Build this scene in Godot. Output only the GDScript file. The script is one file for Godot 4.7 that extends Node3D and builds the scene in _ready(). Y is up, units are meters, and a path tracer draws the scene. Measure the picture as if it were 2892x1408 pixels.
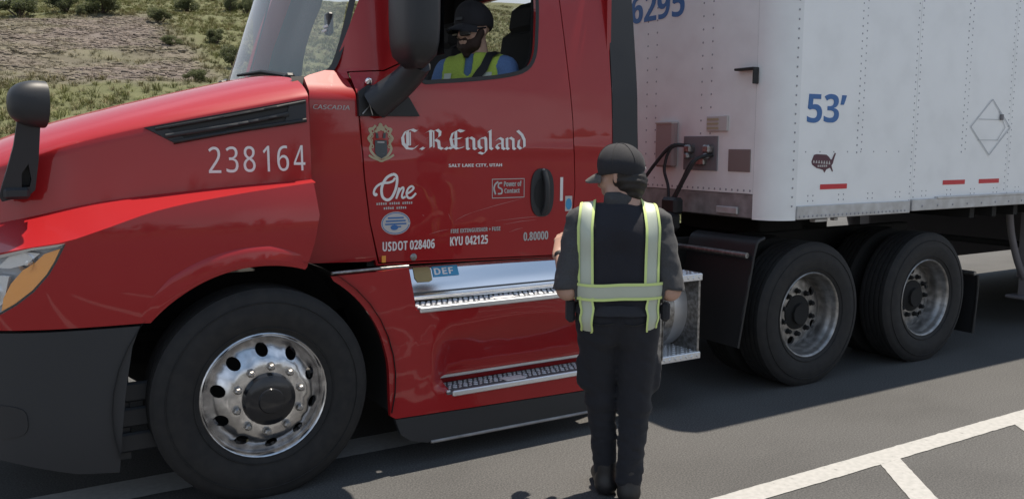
extends Node3D
# A red day-cab truck with a white box trailer at a roadside checkpoint.
# x runs along the truck towards its rear, y is up, z points from the truck towards the camera; units are metres.

const ZC := -1.22          # the truck's centre line
const TO_SUN := Vector3(1.0, 4.1, -0.29)

var M := {}
var noise := FastNoiseLite.new()
var rng := RandomNumberGenerator.new()
var taken := {}


# ---------------------------------------------------------------- mesh helpers
class MB:
	var v := PackedVector3Array()
	var n := PackedVector3Array()
	var c := PackedColorArray()

	func tri(a: Vector3, b: Vector3, d: Vector3, na: Vector3, nb: Vector3, nd: Vector3) -> void:
		if (d - a).cross(b - a).dot(na + nb + nd) < 0.0:
			v.append_array([a, d, b])
			n.append_array([na, nd, nb])
		else:
			v.append_array([a, b, d])
			n.append_array([na, nb, nd])

	func flat(a: Vector3, b: Vector3, d: Vector3, e: Vector3) -> void:
		var m := (d - a).cross(e - b).normalized()
		tri(a, b, d, m, m, m)
		tri(a, d, e, m, m, m)

	func flat3(a: Vector3, b: Vector3, d: Vector3) -> void:
		var m := (b - a).cross(d - a).normalized()
		tri(a, b, d, m, m, m)

	func mesh() -> ArrayMesh:
		var arr := []
		arr.resize(Mesh.ARRAY_MAX)
		arr[Mesh.ARRAY_VERTEX] = v
		arr[Mesh.ARRAY_NORMAL] = n
		if c.size() == v.size():
			arr[Mesh.ARRAY_COLOR] = c
		var am := ArrayMesh.new()
		am.add_surface_from_arrays(Mesh.PRIMITIVE_TRIANGLES, arr)
		return am


func grid(mb: MB, P: Array, crease := 0.75, closed := false) -> void:
	# P: rows of points; smooth where neighbouring faces turn less than the crease
	var nu := P.size() - 1
	var nv: int = P[0].size() - 1
	var fn := []
	for i in nu:
		var row := PackedVector3Array()
		for j in nv:
			var m: Vector3 = (P[i + 1][j + 1] - P[i][j]).cross(P[i][j + 1] - P[i + 1][j])
			row.append(m.normalized())
		fn.append(row)
	for i in nu:
		for j in nv:
			var f: Vector3 = fn[i][j]
			var cn := []
			for k in [[0, 0], [1, 0], [1, 1], [0, 1]]:
				var s := Vector3.ZERO
				for di in [-1, 0]:
					for dj in [-1, 0]:
						var a: int = i + k[0] + di
						var b: int = j + k[1] + dj
						if closed:
							b = posmod(b, nv)
						if a >= 0 and b >= 0 and a < nu and b < nv and fn[a][b].dot(f) > crease:
							s += fn[a][b]
				cn.append(s.normalized() if s.length() > 1e-6 else f)
			var p0: Vector3 = P[i][j]
			var p1: Vector3 = P[i + 1][j]
			var p2: Vector3 = P[i + 1][j + 1]
			var p3: Vector3 = P[i][j + 1]
			if p0.distance_squared_to(p1) > 1e-12 and p1.distance_squared_to(p2) > 1e-12 and p0.distance_squared_to(p2) > 1e-12:
				mb.tri(p0, p1, p2, cn[0], cn[1], cn[2])
			if p0.distance_squared_to(p2) > 1e-12 and p2.distance_squared_to(p3) > 1e-12 and p0.distance_squared_to(p3) > 1e-12:
				mb.tri(p0, p2, p3, cn[0], cn[2], cn[3])


func lathe(mb: MB, prof: Array, xf := Transform3D(), seg := 32, crease := 0.75) -> void:
	# profile points (radius, height along local z)
	var P := []
	for q in prof:
		var row := []
		for j in seg + 1:
			var a := TAU * j / seg
			row.append(xf * Vector3(q.x * cos(a), q.x * sin(a), q.y))
		P.append(row)
	grid(mb, P, crease, true)


func box(mb: MB, c: Vector3, s: Vector3, bev := 0.0, b := Basis()) -> void:
	var h := s / 2.0
	var e: float = min(bev, min(h.x, min(h.y, h.z)) * 0.9)
	var ax := [Vector3(1, 0, 0), Vector3(0, 1, 0), Vector3(0, 0, 1)]
	for a in 3:
		var u: int = (a + 1) % 3
		var w: int = (a + 2) % 3
		for sg in [-1.0, 1.0]:
			var q := []
			for k in [[-1, -1], [1, -1], [1, 1], [-1, 1]]:
				q.append(c + b * (ax[a] * h[a] * sg + ax[u] * (h[u] - e) * k[0] + ax[w] * (h[w] - e) * k[1]))
			mb.flat(q[0], q[1], q[2], q[3])
	if e <= 0.0:
		return
	for a in 3:
		var u: int = (a + 1) % 3
		var w: int = (a + 2) % 3
		for su in [-1.0, 1.0]:
			for sw in [-1.0, 1.0]:
				var A: Vector3 = ax[u] * h[u] * su + ax[w] * (h[w] - e) * sw
				var B: Vector3 = ax[u] * (h[u] - e) * su + ax[w] * h[w] * sw
				var L: Vector3 = ax[a] * (h[a] - e)
				mb.flat(c + b * (A - L), c + b * (A + L), c + b * (B + L), c + b * (B - L))
	for sx in [-1.0, 1.0]:
		for sy in [-1.0, 1.0]:
			for sz in [-1.0, 1.0]:
				mb.flat3(c + b * Vector3(h.x * sx, (h.y - e) * sy, (h.z - e) * sz), c + b * Vector3((h.x - e) * sx, h.y * sy, (h.z - e) * sz), c + b * Vector3((h.x - e) * sx, (h.y - e) * sy, h.z * sz))


func tube(mb: MB, pts: Array, r, sides := 8, cap := true) -> void:
	var P := []
	var up := Vector3(0.123, 0.967, 0.22)
	for i in pts.size():
		var t: Vector3 = (pts[min(i + 1, pts.size() - 1)] - pts[max(i - 1, 0)]).normalized()
		var x := up.cross(t)
		if x.length() < 0.05:
			x = Vector3(1, 0, 0.1).cross(t)
		x = x.normalized()
		var y := t.cross(x)
		up = y
		var rr: float = r[i] if r is Array else r
		var row := []
		for j in sides + 1:
			var a := TAU * j / sides
			row.append(pts[i] + (x * cos(a) + y * sin(a)) * rr)
		P.append(row)
	if cap:
		var a0 := []
		var a1 := []
		for j in sides + 1:
			a0.append(pts[0])
			a1.append(pts[-1])
		P.push_front(a0)
		P.push_back(a1)
	grid(mb, P, 0.5, true)


func curve(pts: Array, per := 6) -> Array:
	# Catmull-Rom through the points
	var o := []
	for i in pts.size() - 1:
		var a: Vector3 = pts[max(i - 1, 0)]
		var b: Vector3 = pts[i]
		var d: Vector3 = pts[i + 1]
		var e: Vector3 = pts[min(i + 2, pts.size() - 1)]
		for k in per:
			o.append(b.cubic_interpolate(d, a, e, float(k) / per))
	o.append(pts[-1])
	return o


func curve2(pts: Array, per := 6, closed := false) -> PackedVector2Array:
	var o := PackedVector2Array()
	var m := pts.size()
	for i in (m if closed else m - 1):
		var a: Vector2 = pts[posmod(i - 1, m)] if closed else pts[max(i - 1, 0)]
		var b: Vector2 = pts[i]
		var d: Vector2 = pts[(i + 1) % m]
		var e: Vector2 = pts[(i + 2) % m] if closed else pts[min(i + 2, m - 1)]
		for k in per:
			o.append(b.cubic_interpolate(d, a, e, float(k) / per))
	if not closed:
		o.append(pts[-1])
	return o


func surf_n(f: Callable, p: Vector2) -> Vector3:
	var e := 0.004
	var a: Vector3 = f.call(p + Vector2(e, 0)) - f.call(p - Vector2(e, 0))
	var b: Vector3 = f.call(p + Vector2(0, e)) - f.call(p - Vector2(0, e))
	return a.cross(b).normalized()


func patch(mb: MB, poly: Array, f: Callable, cell := 0.06, thick := 0.02, holes := []) -> void:
	# a trimmed sheet: the part of the surface f(u, v) inside the outline, with turned-in edges
	var out := PackedVector2Array(poly)
	if Geometry2D.is_polygon_clockwise(out):
		out.reverse()
	var lo := out[0]
	var hi := out[0]
	for q in out:
		lo = lo.min(q)
		hi = hi.max(q)
	var nx := int(ceil((hi.x - lo.x) / cell))
	var ny := int(ceil((hi.y - lo.y) / cell))
	for i in nx:
		for j in ny:
			var a := lo + Vector2(i, j) * cell
			var sq := PackedVector2Array([a, a + Vector2(cell, 0), a + Vector2(cell, cell), a + Vector2(0, cell)])
			var got: Array = Geometry2D.intersect_polygons(sq, out)
			for h in holes:
				var next := []
				for g in got:
					var cut: Array = Geometry2D.clip_polygons(g, PackedVector2Array(h))
					for k in cut:
						if not Geometry2D.is_polygon_clockwise(k):
							next.append(k)
				got = next
			for g in got:
				if g.size() < 3:
					continue
				var P := []
				var N := []
				for q in g:
					P.append(f.call(q))
					N.append(surf_n(f, q))
				if g.size() == 4 and got.size() == 1 and abs(_area(g) - cell * cell) < 1e-7:
					mb.tri(P[0], P[1], P[2], N[0], N[1], N[2])
					mb.tri(P[0], P[2], P[3], N[0], N[2], N[3])
				else:
					var t := Geometry2D.triangulate_polygon(g)
					for k in range(0, t.size(), 3):
						mb.tri(P[t[k]], P[t[k + 1]], P[t[k + 2]], N[t[k]], N[t[k + 1]], N[t[k + 2]])
	if thick > 0.0:
		for ring in [out] + holes:
			var m: int = ring.size()
			for i in m:
				var p: Vector2 = ring[i]
				var q: Vector2 = ring[(i + 1) % m]
				var ns: int = max(1, int(ceil(p.distance_to(q) / cell)))
				for k in ns:
					var a := p.lerp(q, float(k) / ns)
					var b := p.lerp(q, float(k + 1) / ns)
					var A: Vector3 = f.call(a)
					var B: Vector3 = f.call(b)
					mb.flat(A, B, B - surf_n(f, b) * thick, A - surf_n(f, a) * thick)


func _area(g: PackedVector2Array) -> float:
	var s := 0.0
	for i in g.size():
		s += g[i].cross(g[(i + 1) % g.size()])
	return abs(s) / 2.0


func extr(mb: MB, poly: Array, xf: Transform3D, depth: float) -> void:
	# a plate: outline in the local xy plane, thickness along local z
	var g := PackedVector2Array(poly)
	var t := Geometry2D.triangulate_polygon(g)
	for s in [0.0, 1.0]:
		for k in range(0, t.size(), 3):
			mb.flat3(xf * Vector3(g[t[k]].x, g[t[k]].y, depth * s), xf * Vector3(g[t[k + 1]].x, g[t[k + 1]].y, depth * s), xf * Vector3(g[t[k + 2]].x, g[t[k + 2]].y, depth * s))
	for i in g.size():
		var a := g[i]
		var b := g[(i + 1) % g.size()]
		mb.flat(xf * Vector3(a.x, a.y, 0), xf * Vector3(b.x, b.y, 0), xf * Vector3(b.x, b.y, depth), xf * Vector3(a.x, a.y, depth))


func ribbon(mb: MB, pts, w, f: Callable, off := 0.002) -> void:
	# a painted stroke on the surface f
	var m: int = pts.size()
	var L := []
	for i in m:
		var t: Vector2 = (pts[min(i + 1, m - 1)] - pts[max(i - 1, 0)]).normalized()
		var ww: float = w[i] if w is Array else w
		var s := Vector2(-t.y, t.x) * ww * 0.5
		L.append([pts[i] + s, pts[i] - s])
	for i in m - 1:
		var q := []
		for p in [L[i][0], L[i + 1][0], L[i + 1][1], L[i][1]]:
			q.append(f.call(p) + surf_n(f, p) * off)
		mb.flat(q[0], q[1], q[2], q[3])


func flatpoly(mb: MB, poly, f: Callable, off := 0.002) -> void:
	var g := PackedVector2Array(poly)
	var t := Geometry2D.triangulate_polygon(g)
	for k in range(0, t.size(), 3):
		var q := []
		for i in 3:
			q.append(f.call(g[t[k + i]]) + surf_n(f, g[t[k + i]]) * off)
		mb.flat3(q[0], q[1], q[2])


func oval(c: Vector2, r: Vector2, n := 28) -> Array:
	var o := []
	for i in n:
		o.append(c + Vector2(cos(TAU * i / n) * r.x, sin(TAU * i / n) * r.y))
	return o


func rect(x0: float, y0: float, x1: float, y1: float) -> Array:
	return [Vector2(x0, y0), Vector2(x1, y0), Vector2(x1, y1), Vector2(x0, y1)]


func tab(x: float, t: Array) -> float:
	# smooth look-up in a table [x0, y0, x1, y1, ...]
	var n := t.size() / 2
	if x <= t[0]:
		return t[1] + (x - t[0]) * (t[3] - t[1]) / (t[2] - t[0])
	if x >= t[2 * n - 2]:
		return t[2 * n - 1]
	for i in n - 1:
		if x <= t[2 * i + 2]:
			var x0: float = t[2 * i]
			var x1: float = t[2 * i + 2]
			var y0: float = t[2 * i + 1]
			var y1: float = t[2 * i + 3]
			var pm: float = t[2 * i - 1] if i > 0 else y0 - (y1 - y0)
			var xm: float = t[2 * i - 2] if i > 0 else x0 - (x1 - x0)
			var pn: float = t[2 * i + 5] if i + 2 < n else y1 + (y1 - y0)
			var xn: float = t[2 * i + 4] if i + 2 < n else x1 + (x1 - x0)
			var h := x1 - x0
			var m0 := (y1 - pm) / (x1 - xm) * h
			var m1 := (pn - y0) / (xn - x0) * h
			var s := (x - x0) / h
			return (2 * s * s * s - 3 * s * s + 1) * y0 + (s * s * s - 2 * s * s + s) * m0 + (-2 * s * s * s + 3 * s * s) * y1 + (s * s * s - s * s) * m1
	return 0.0


# ---------------------------------------------------------------- scene helpers
func mat(r: float, g: float, b: float, rough := 0.6, metal := 0.0) -> StandardMaterial3D:
	var m := StandardMaterial3D.new()
	m.albedo_color = Color(r, g, b).linear_to_srgb()
	m.roughness = rough
	m.metallic = metal
	return m


func noise_tex(freq: float, ramp: Array, size := 512, seed_n := 1, octaves := 4, kind := FastNoiseLite.TYPE_SIMPLEX_SMOOTH) -> NoiseTexture2D:
	var f := FastNoiseLite.new()
	f.seed = seed_n
	f.noise_type = kind
	f.frequency = freq
	f.fractal_octaves = octaves
	var t := NoiseTexture2D.new()
	t.width = size
	t.height = size
	t.seamless = true
	t.noise = f
	if ramp.size() > 0:
		var g := Gradient.new()
		g.offsets = PackedFloat32Array()
		g.colors = PackedColorArray()
		var offs := PackedFloat32Array()
		var cols := PackedColorArray()
		for i in ramp.size():
			offs.append(ramp[i][0])
			cols.append(ramp[i][1])
		g.offsets = offs
		g.colors = cols
		t.color_ramp = g
	return t


func lin(r: float, g: float, b: float) -> Color:
	return Color(r, g, b).linear_to_srgb()


func tri_tex(m: StandardMaterial3D, t: Texture2D, scale: float, world := false) -> StandardMaterial3D:
	m.albedo_texture = t
	m.albedo_color = Color.WHITE
	m.uv1_triplanar = true
	m.uv1_world_triplanar = world
	m.uv1_scale = Vector3.ONE * scale
	return m


func numbered(s: String) -> String:
	if not taken.has(s):
		taken[s] = 0
		return s
	taken[s] += 1
	return "%s_%03d" % [s, taken[s]]


func thing(called: String, label: String, category: String, at := Vector3.ZERO, group := "") -> Node3D:
	var o := Node3D.new()
	o.name = numbered(called)
	o.position = at
	add_child(o)
	o.set_meta("label", label)
	o.set_meta("category", category)
	if group:
		o.set_meta("group", group)
	return o


func obj(called: String, mesh, m: Material, parent: Node3D, label := "") -> MeshInstance3D:
	var o := MeshInstance3D.new()
	o.name = called
	o.mesh = mesh.mesh() if mesh is MB else mesh
	o.material_override = m
	parent.add_child(o, true)
	if label:
		o.set_meta("label", label)
	return o


func struct(called: String, mesh, m: Material) -> MeshInstance3D:
	var o := obj(called, mesh, m, self)
	o.set_meta("kind", "structure")
	return o


func text(called: String, s: String, bold: bool, x: float, y: float, w: float, h: float, f: Callable, m: Material, parent: Node3D, serif := false, slant := 0.0) -> MeshInstance3D:
	# flat lettering fitted to a box whose lower left corner lies at (x, y) on the surface f
	var font := SystemFont.new()
	font.font_names = PackedStringArray(["Droid Serif" if serif else "Droid Sans"])
	font.font_weight = 700 if bold else 400
	var t := TextMesh.new()
	t.font = font
	t.text = s
	t.font_size = 64
	t.pixel_size = 0.01
	t.depth = 0.02
	t.curve_step = 1.5
	var bb := t.get_aabb()
	var c := Vector2(x + w / 2, y + h / 2)
	var n := surf_n(f, c)
	var ux: Vector3 = (f.call(c + Vector2(0.05, 0)) - f.call(c - Vector2(0.05, 0))).normalized()
	var uy := n.cross(ux).normalized()
	var o := obj(called, t, m, parent)
	var sx := w / bb.size.x
	var sy := h / bb.size.y
	var mid: Vector3 = bb.position + bb.size / 2
	var B := Basis(ux * sx, uy * sy + ux * slant * sy, n * 0.15)
	o.transform = Transform3D(B, f.call(c) + n * 0.0018 - B * Vector3(mid.x, mid.y, 0))
	return o


# ---------------------------------------------------------------- the scene
func _ready() -> void:
	rng.seed = 7
	noise.seed = 3
	noise.frequency = 1.0
	noise.fractal_octaves = 3
	# camera
	var cam := Camera3D.new()
	cam.name = "camera"
	cam.fov = 32.35
	cam.near = 0.05
	cam.far = 6000.0
	cam.position = Vector3(-1.0377, 1.6748, 3.9346)
	cam.rotation = Vector3(-0.1225, -0.5431, 0.0023)
	add_child(cam)
	cam.current = true
	# sky
	var sky_mat := ProceduralSkyMaterial.new()
	sky_mat.sky_top_color = lin(0.2, 0.29, 0.43)
	sky_mat.sky_horizon_color = lin(0.79, 0.79, 0.78)
	sky_mat.sky_curve = 0.17
	sky_mat.ground_bottom_color = lin(0.12, 0.11, 0.09)
	sky_mat.ground_horizon_color = lin(0.3, 0.29, 0.26)
	sky_mat.sun_angle_max = 12.0
	sky_mat.energy_multiplier = 0.92
	var cloud := noise_tex(0.006, [[0.0, Color(1, 1, 1, 0)], [0.5, Color(1, 1, 1, 0)], [0.72, Color(1, 1, 1, 0.5)], [1.0, Color(1, 1, 1, 0.8)]], 1024, 21, 5)
	sky_mat.sky_cover = cloud
	sky_mat.sky_cover_modulate = Color(0.8, 0.82, 0.86, 0.7)
	var sky := Sky.new()
	sky.sky_material = sky_mat
	var env := Environment.new()
	env.background_mode = Environment.BG_SKY
	env.sky = sky
	env.tonemap_mode = Environment.TONE_MAPPER_LINEAR
	env.tonemap_exposure = 1.45
	env.sdfgi_enabled = true
	env.ssao_enabled = true
	env.ssil_enabled = true
	var we := WorldEnvironment.new()
	we.name = "environment"
	we.environment = env
	add_child(we)
	# sun: high, a little behind the truck and towards its rear
	var sun := DirectionalLight3D.new()
	sun.name = "sun"
	sun.light_energy = 1.6
	sun.light_color = Color(1.0, 0.955, 0.89)
	sun.light_angular_distance = 0.53
	sun.shadow_enabled = true
	add_child(sun)
	sun.look_at_from_position(TO_SUN * 10.0, Vector3.ZERO, Vector3.RIGHT)

	materials()
	build_ground()
	build_hillside()
	build_truck()
	build_trailer()
	build_driver()
	build_officer()


func materials() -> void:
	# paint
	var red := mat(0.32, 0.0075, 0.0105, 0.44, 0.0)
	red.metallic_specular = 0.36
	red.clearcoat_enabled = true
	red.clearcoat = 0.65
	red.clearcoat_roughness = 0.04
	M.red = red
	M.gap = mat(0.012, 0.012, 0.013, 0.8)
	M.plastic = mat(0.016, 0.017, 0.02, 0.5)
	M.trim = mat(0.02, 0.0215, 0.025, 0.55)
	M.black = mat(0.012, 0.012, 0.013, 0.55)
	M.under = mat(0.008, 0.008, 0.008, 0.85)
	M.gloss_black = mat(0.012, 0.013, 0.016, 0.18)
	var rub := mat(0.02, 0.02, 0.021, 0.8)
	M.rubber = tri_tex(rub, noise_tex(0.03, [[0.2, lin(0.0095, 0.0095, 0.0105)], [0.75, lin(0.0175, 0.0165, 0.016)]], 256, 5), 1.6)
	M.alu = tri_tex(mat(0.7, 0.7, 0.7, 0.22, 1.0), noise_tex(0.02, [[0.2, lin(0.42, 0.42, 0.43)], [0.8, lin(0.72, 0.72, 0.73)]], 256, 9), 3.0)
	M.chrome = mat(0.74, 0.75, 0.78, 0.13, 1.0)
	M.steel = tri_tex(mat(0.4, 0.4, 0.4, 0.45, 0.9), noise_tex(0.03, [[0.2, lin(0.2, 0.19, 0.18)], [0.8, lin(0.42, 0.41, 0.4)]], 256, 11), 3.0)
	M.rim_dark = tri_tex(mat(0.3, 0.3, 0.3, 0.4, 0.85), noise_tex(0.02, [[0.2, lin(0.2, 0.195, 0.19)], [0.8, lin(0.42, 0.41, 0.4)]], 256, 12), 2.5)
	M.tread = mat(0.75, 0.76, 0.78, 0.4, 0.8)
	M.groove = mat(0.06, 0.065, 0.075, 0.5)
	M.tread_dark = mat(0.13, 0.135, 0.14, 0.55, 0.3)
	M.tank = mat(0.55, 0.55, 0.56, 0.38, 0.6)
	M.print_white = mat(0.74, 0.71, 0.7, 0.5)
	M.print_grey = mat(0.45, 0.44, 0.43, 0.5)
	M.print_blue = mat(0.04, 0.14, 0.36, 0.5)
	M.label_blue = mat(0.05, 0.28, 0.5, 0.45)
	M.label_gold = mat(0.32, 0.24, 0.1, 0.5)
	M.shield = mat(0.05, 0.06, 0.065, 0.5)
	M.shield_gold = mat(0.4, 0.34, 0.22, 0.5)
	M.tape_red = mat(0.55, 0.02, 0.03, 0.4)
	M.sticker = mat(0.5, 0.47, 0.45, 0.6)
	M.map_red = mat(0.09, 0.025, 0.04, 0.5)
	# trailer skin: white, a little dusty
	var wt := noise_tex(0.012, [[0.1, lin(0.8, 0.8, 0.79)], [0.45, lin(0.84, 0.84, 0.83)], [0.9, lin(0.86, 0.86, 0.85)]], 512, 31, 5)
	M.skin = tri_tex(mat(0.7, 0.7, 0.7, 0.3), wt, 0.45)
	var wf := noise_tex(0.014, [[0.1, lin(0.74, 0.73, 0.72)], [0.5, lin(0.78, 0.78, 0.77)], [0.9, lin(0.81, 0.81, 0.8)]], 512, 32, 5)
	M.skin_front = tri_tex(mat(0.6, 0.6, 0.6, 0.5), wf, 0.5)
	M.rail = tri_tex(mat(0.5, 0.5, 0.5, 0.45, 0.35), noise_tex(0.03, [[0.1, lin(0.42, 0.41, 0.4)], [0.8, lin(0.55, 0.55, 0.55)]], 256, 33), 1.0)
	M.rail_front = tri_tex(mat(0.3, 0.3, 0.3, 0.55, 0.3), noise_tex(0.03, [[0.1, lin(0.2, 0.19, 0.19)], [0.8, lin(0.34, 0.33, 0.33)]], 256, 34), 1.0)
	M.rivet = mat(0.3, 0.3, 0.32, 0.5, 0.2)
	M.holder = mat(0.5, 0.51, 0.52, 0.5)
	M.plate_brown = mat(0.2, 0.15, 0.14, 0.6)
	M.box_pink = mat(0.34, 0.25, 0.24, 0.6)
	M.grey_plate = mat(0.17, 0.16, 0.17, 0.6)
	# glass
	var g := mat(0.75, 0.85, 0.83, 0.02)
	g.transparency = BaseMaterial3D.TRANSPARENCY_ALPHA
	g.albedo_color.a = 0.17
	M.glass = g
	var lc := mat(0.9, 0.93, 0.95, 0.03)
	lc.transparency = BaseMaterial3D.TRANSPARENCY_ALPHA
	lc.albedo_color.a = 0.06
	M.lens_clear = lc
	M.amber = mat(0.9, 0.36, 0.04, 0.2)
	M.amber.clearcoat_enabled = true
	M.lens = mat(0.78, 0.8, 0.82, 0.22, 0.55)
	M.lens_dark = mat(0.42, 0.46, 0.52, 0.25, 0.4)
	M.interior = mat(0.02, 0.019, 0.019, 0.8)
	M.seat = mat(0.01, 0.01, 0.011, 0.85)
	# people
	M.skin_tone = mat(0.6, 0.39, 0.3, 0.5)
	M.skin_tone2 = mat(0.42, 0.26, 0.2, 0.55)
	M.hair = mat(0.012, 0.009, 0.008, 0.6)
	M.beard = mat(0.035, 0.018, 0.012, 0.8)
	M.navy = cloth(0.009, 0.0095, 0.016)
	M.trouser = cloth(0.0065, 0.0075, 0.0125)
	M.charcoal = cloth(0.047, 0.047, 0.05)
	M.cap_black = cloth(0.016, 0.016, 0.02)
	M.cap_olive = cloth(0.085, 0.083, 0.08)
	M.hivis = cloth(0.42, 0.55, 0.08)
	M.reflective = mat(0.47, 0.51, 0.42, 0.45, 0.1)
	M.lime = mat(0.6, 0.72, 0.26, 0.6)
	M.shirt_blue = cloth(0.1, 0.18, 0.36)
	M.boot = mat(0.014, 0.013, 0.014, 0.5)
	M.belt = mat(0.008, 0.008, 0.009, 0.6)


func cloth(r: float, g: float, b: float) -> StandardMaterial3D:
	var m := mat(r, g, b, 0.85)
	m.rim_enabled = true
	m.rim = 0.1
	m.rim_tint = 0.6
	var k := 0.86
	return tri_tex(m, noise_tex(0.05, [[0.25, lin(r * k, g * k, b * k)], [0.75, lin(r * 1.1, g * 1.1, b * 1.1)]], 256, int(r * 9000.0) % 97, 5), 7.0)


# ---------------------------------------------------------------- ground, markings, hillside
func hill(x: float, z: float) -> float:
	var d := -z - 10.0
	if d > 0.0:
		var y := 0.0
		var xc := clampf(x, -20.0, 60.0)
		var along := 0.1945 + 0.0015 * xc - 0.000008 * xc * xc
		if d < 62.0:
			y = along * d * smoothstep(0.0, 9.0, d)
		else:
			y = along * (62.0 + 16.0 * (1.0 - exp(-(d - 62.0) / 16.0)) - 0.02 * (d - 62.0))
		var k := smoothstep(0.0, 12.0, d)
		y += k * (0.5 * noise.get_noise_2d(x * 0.05, z * 0.05) + 0.14 * noise.get_noise_2d(x * 0.35 + 9.0, z * 0.35))
		y += 0.28 * exp(-pow((d - 28.0 - 0.5 * noise.get_noise_2d(x * 0.2, 3.0)) / 0.7, 2.0)) * (1.0 - smoothstep(6.0, 10.0, x))
		if d > 200.0:
			y = lerpf(y, 4.0, smoothstep(200.0, 400.0, d))
		return y - 0.03
	if z > 45.0:
		var e := z - 45.0
		return -0.03 + 7.0 * smoothstep(0.0, 90.0, e) + 1.5 * smoothstep(0.0, 30.0, e) * noise.get_noise_2d(x * 0.03, z * 0.03)
	return -0.03


func soil(x: float, z: float) -> Color:
	var d := -z
	var a := noise.get_noise_2d(x * 0.09 + 31.0, z * 0.09) + 0.6 * noise.get_noise_2d(x * 0.5, z * 0.5 + 17.0)
	var f := noise.get_noise_2d(x * 2.1, z * 2.1)
	var brown := Color(0.13, 0.105, 0.09).lerp(Color(0.185, 0.152, 0.132), clampf(0.5 + f, 0, 1))
	var green := Color(0.1, 0.108, 0.036).lerp(Color(0.15, 0.152, 0.064), clampf(0.5 + f, 0, 1))
	# the bare strip lies across the slope, grass above and below it and to the right
	var edge: float = 0.5 * a * 9.0
	var bare := smoothstep(27.0, 31.0, d + edge * 0.5) * (1.0 - smoothstep(55.0, 59.0, d + edge * 0.6)) * (1.0 - smoothstep(6.2, 8.2, x - 0.07 * (d - 35.0) + edge * 0.3))
	bare *= clampf(0.85 + 0.5 * a, 0.25, 1.0)
	if z > -9.0:
		bare = clampf(0.4 + a, 0.0, 1.0)
	return green.lerp(brown, bare)


func painted(mb: MB, a: Vector3, b: Vector3, c: Vector3, d: Vector3) -> void:
	# a stripe from a-d to b-c whose long edges are slightly ragged
	var n := int(a.distance_to(b) / 0.035)
	var side := (d - a).normalized()
	var e0 := [0.0, 0.0]
	for k in n:
		var e1 := [rng.randfn() * 0.0014, rng.randfn() * 0.0014]
		if rng.randf() < 0.04:
			e1[rng.randi() % 2] += rng.randf_range(-0.006, 0.006)
		var u := float(k) / n
		var w := float(k + 1) / n
		mb.flat(a.lerp(b, u) + side * e0[0], a.lerp(b, w) + side * e1[0], d.lerp(c, w) + side * e1[1], d.lerp(c, u) + side * e0[1])
		e0 = e1


func build_ground() -> void:
	# tarmac, reaching well past the frame
	var t := noise_tex(0.07, [[0.15, lin(0.04, 0.04, 0.0397)], [0.5, lin(0.073, 0.0724, 0.0715)], [0.85, lin(0.115, 0.1135, 0.111)]], 1024, 41, 6)
	var asphalt := tri_tex(mat(0.1, 0.1, 0.1, 0.88), t, 1.1, true)
	var t2 := noise_tex(0.004, [[0.15, lin(0.8, 0.8, 0.8)], [0.5, lin(0.93, 0.93, 0.93)], [0.85, lin(1.0, 1.0, 1.0)]], 1024, 42, 8)
	asphalt.detail_enabled = true
	asphalt.detail_blend_mode = BaseMaterial3D.BLEND_MODE_MUL
	asphalt.detail_albedo = t2
	asphalt.detail_uv_layer = BaseMaterial3D.DETAIL_UV_2
	asphalt.uv2_triplanar = true
	asphalt.uv2_world_triplanar = true
	asphalt.uv2_scale = Vector3(0.16, 0.16, 0.22)
	var mb := MB.new()
	mb.flat(Vector3(-220, 0, -9.5), Vector3(260, 0, -9.5), Vector3(260, 0, 45), Vector3(-220, 0, 45))
	struct("pavement", mb, asphalt)
	# painted lines
	var pt := noise_tex(0.05, [[0.08, lin(0.15, 0.15, 0.145)], [0.2, lin(0.3, 0.3, 0.29)], [0.9, lin(0.365, 0.36, 0.35)]], 512, 44, 5)
	var paint := tri_tex(mat(0.6, 0.6, 0.6, 0.7), pt, 0.9, true)
	var y := 0.004
	mb = MB.new()
	painted(mb, Vector3(-8.0, y, 1.078), Vector3(20.0, y, 1.078), Vector3(20.0, y, 1.212), Vector3(-8.0, y, 1.212))
	struct("painted_edge_line", mb, paint)
	mb = MB.new()
	painted(mb, Vector3(-3.4, y, -0.58), Vector3(1.05, y, -0.58), Vector3(1.05, y, -0.33), Vector3(-3.4, y, -0.33))
	struct("painted_lane_line", mb, paint)
	for k in 8:
		var x := 2.88 + 1.27 * (k - 3)
		mb = MB.new()
		painted(mb, Vector3(x, y, 1.212), Vector3(x - 2.45, y, 4.4), Vector3(x - 2.27, y, 4.4), Vector3(x + 0.165, y, 1.212))
		struct(numbered("painted_hatch_bar"), mb, paint)


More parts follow.
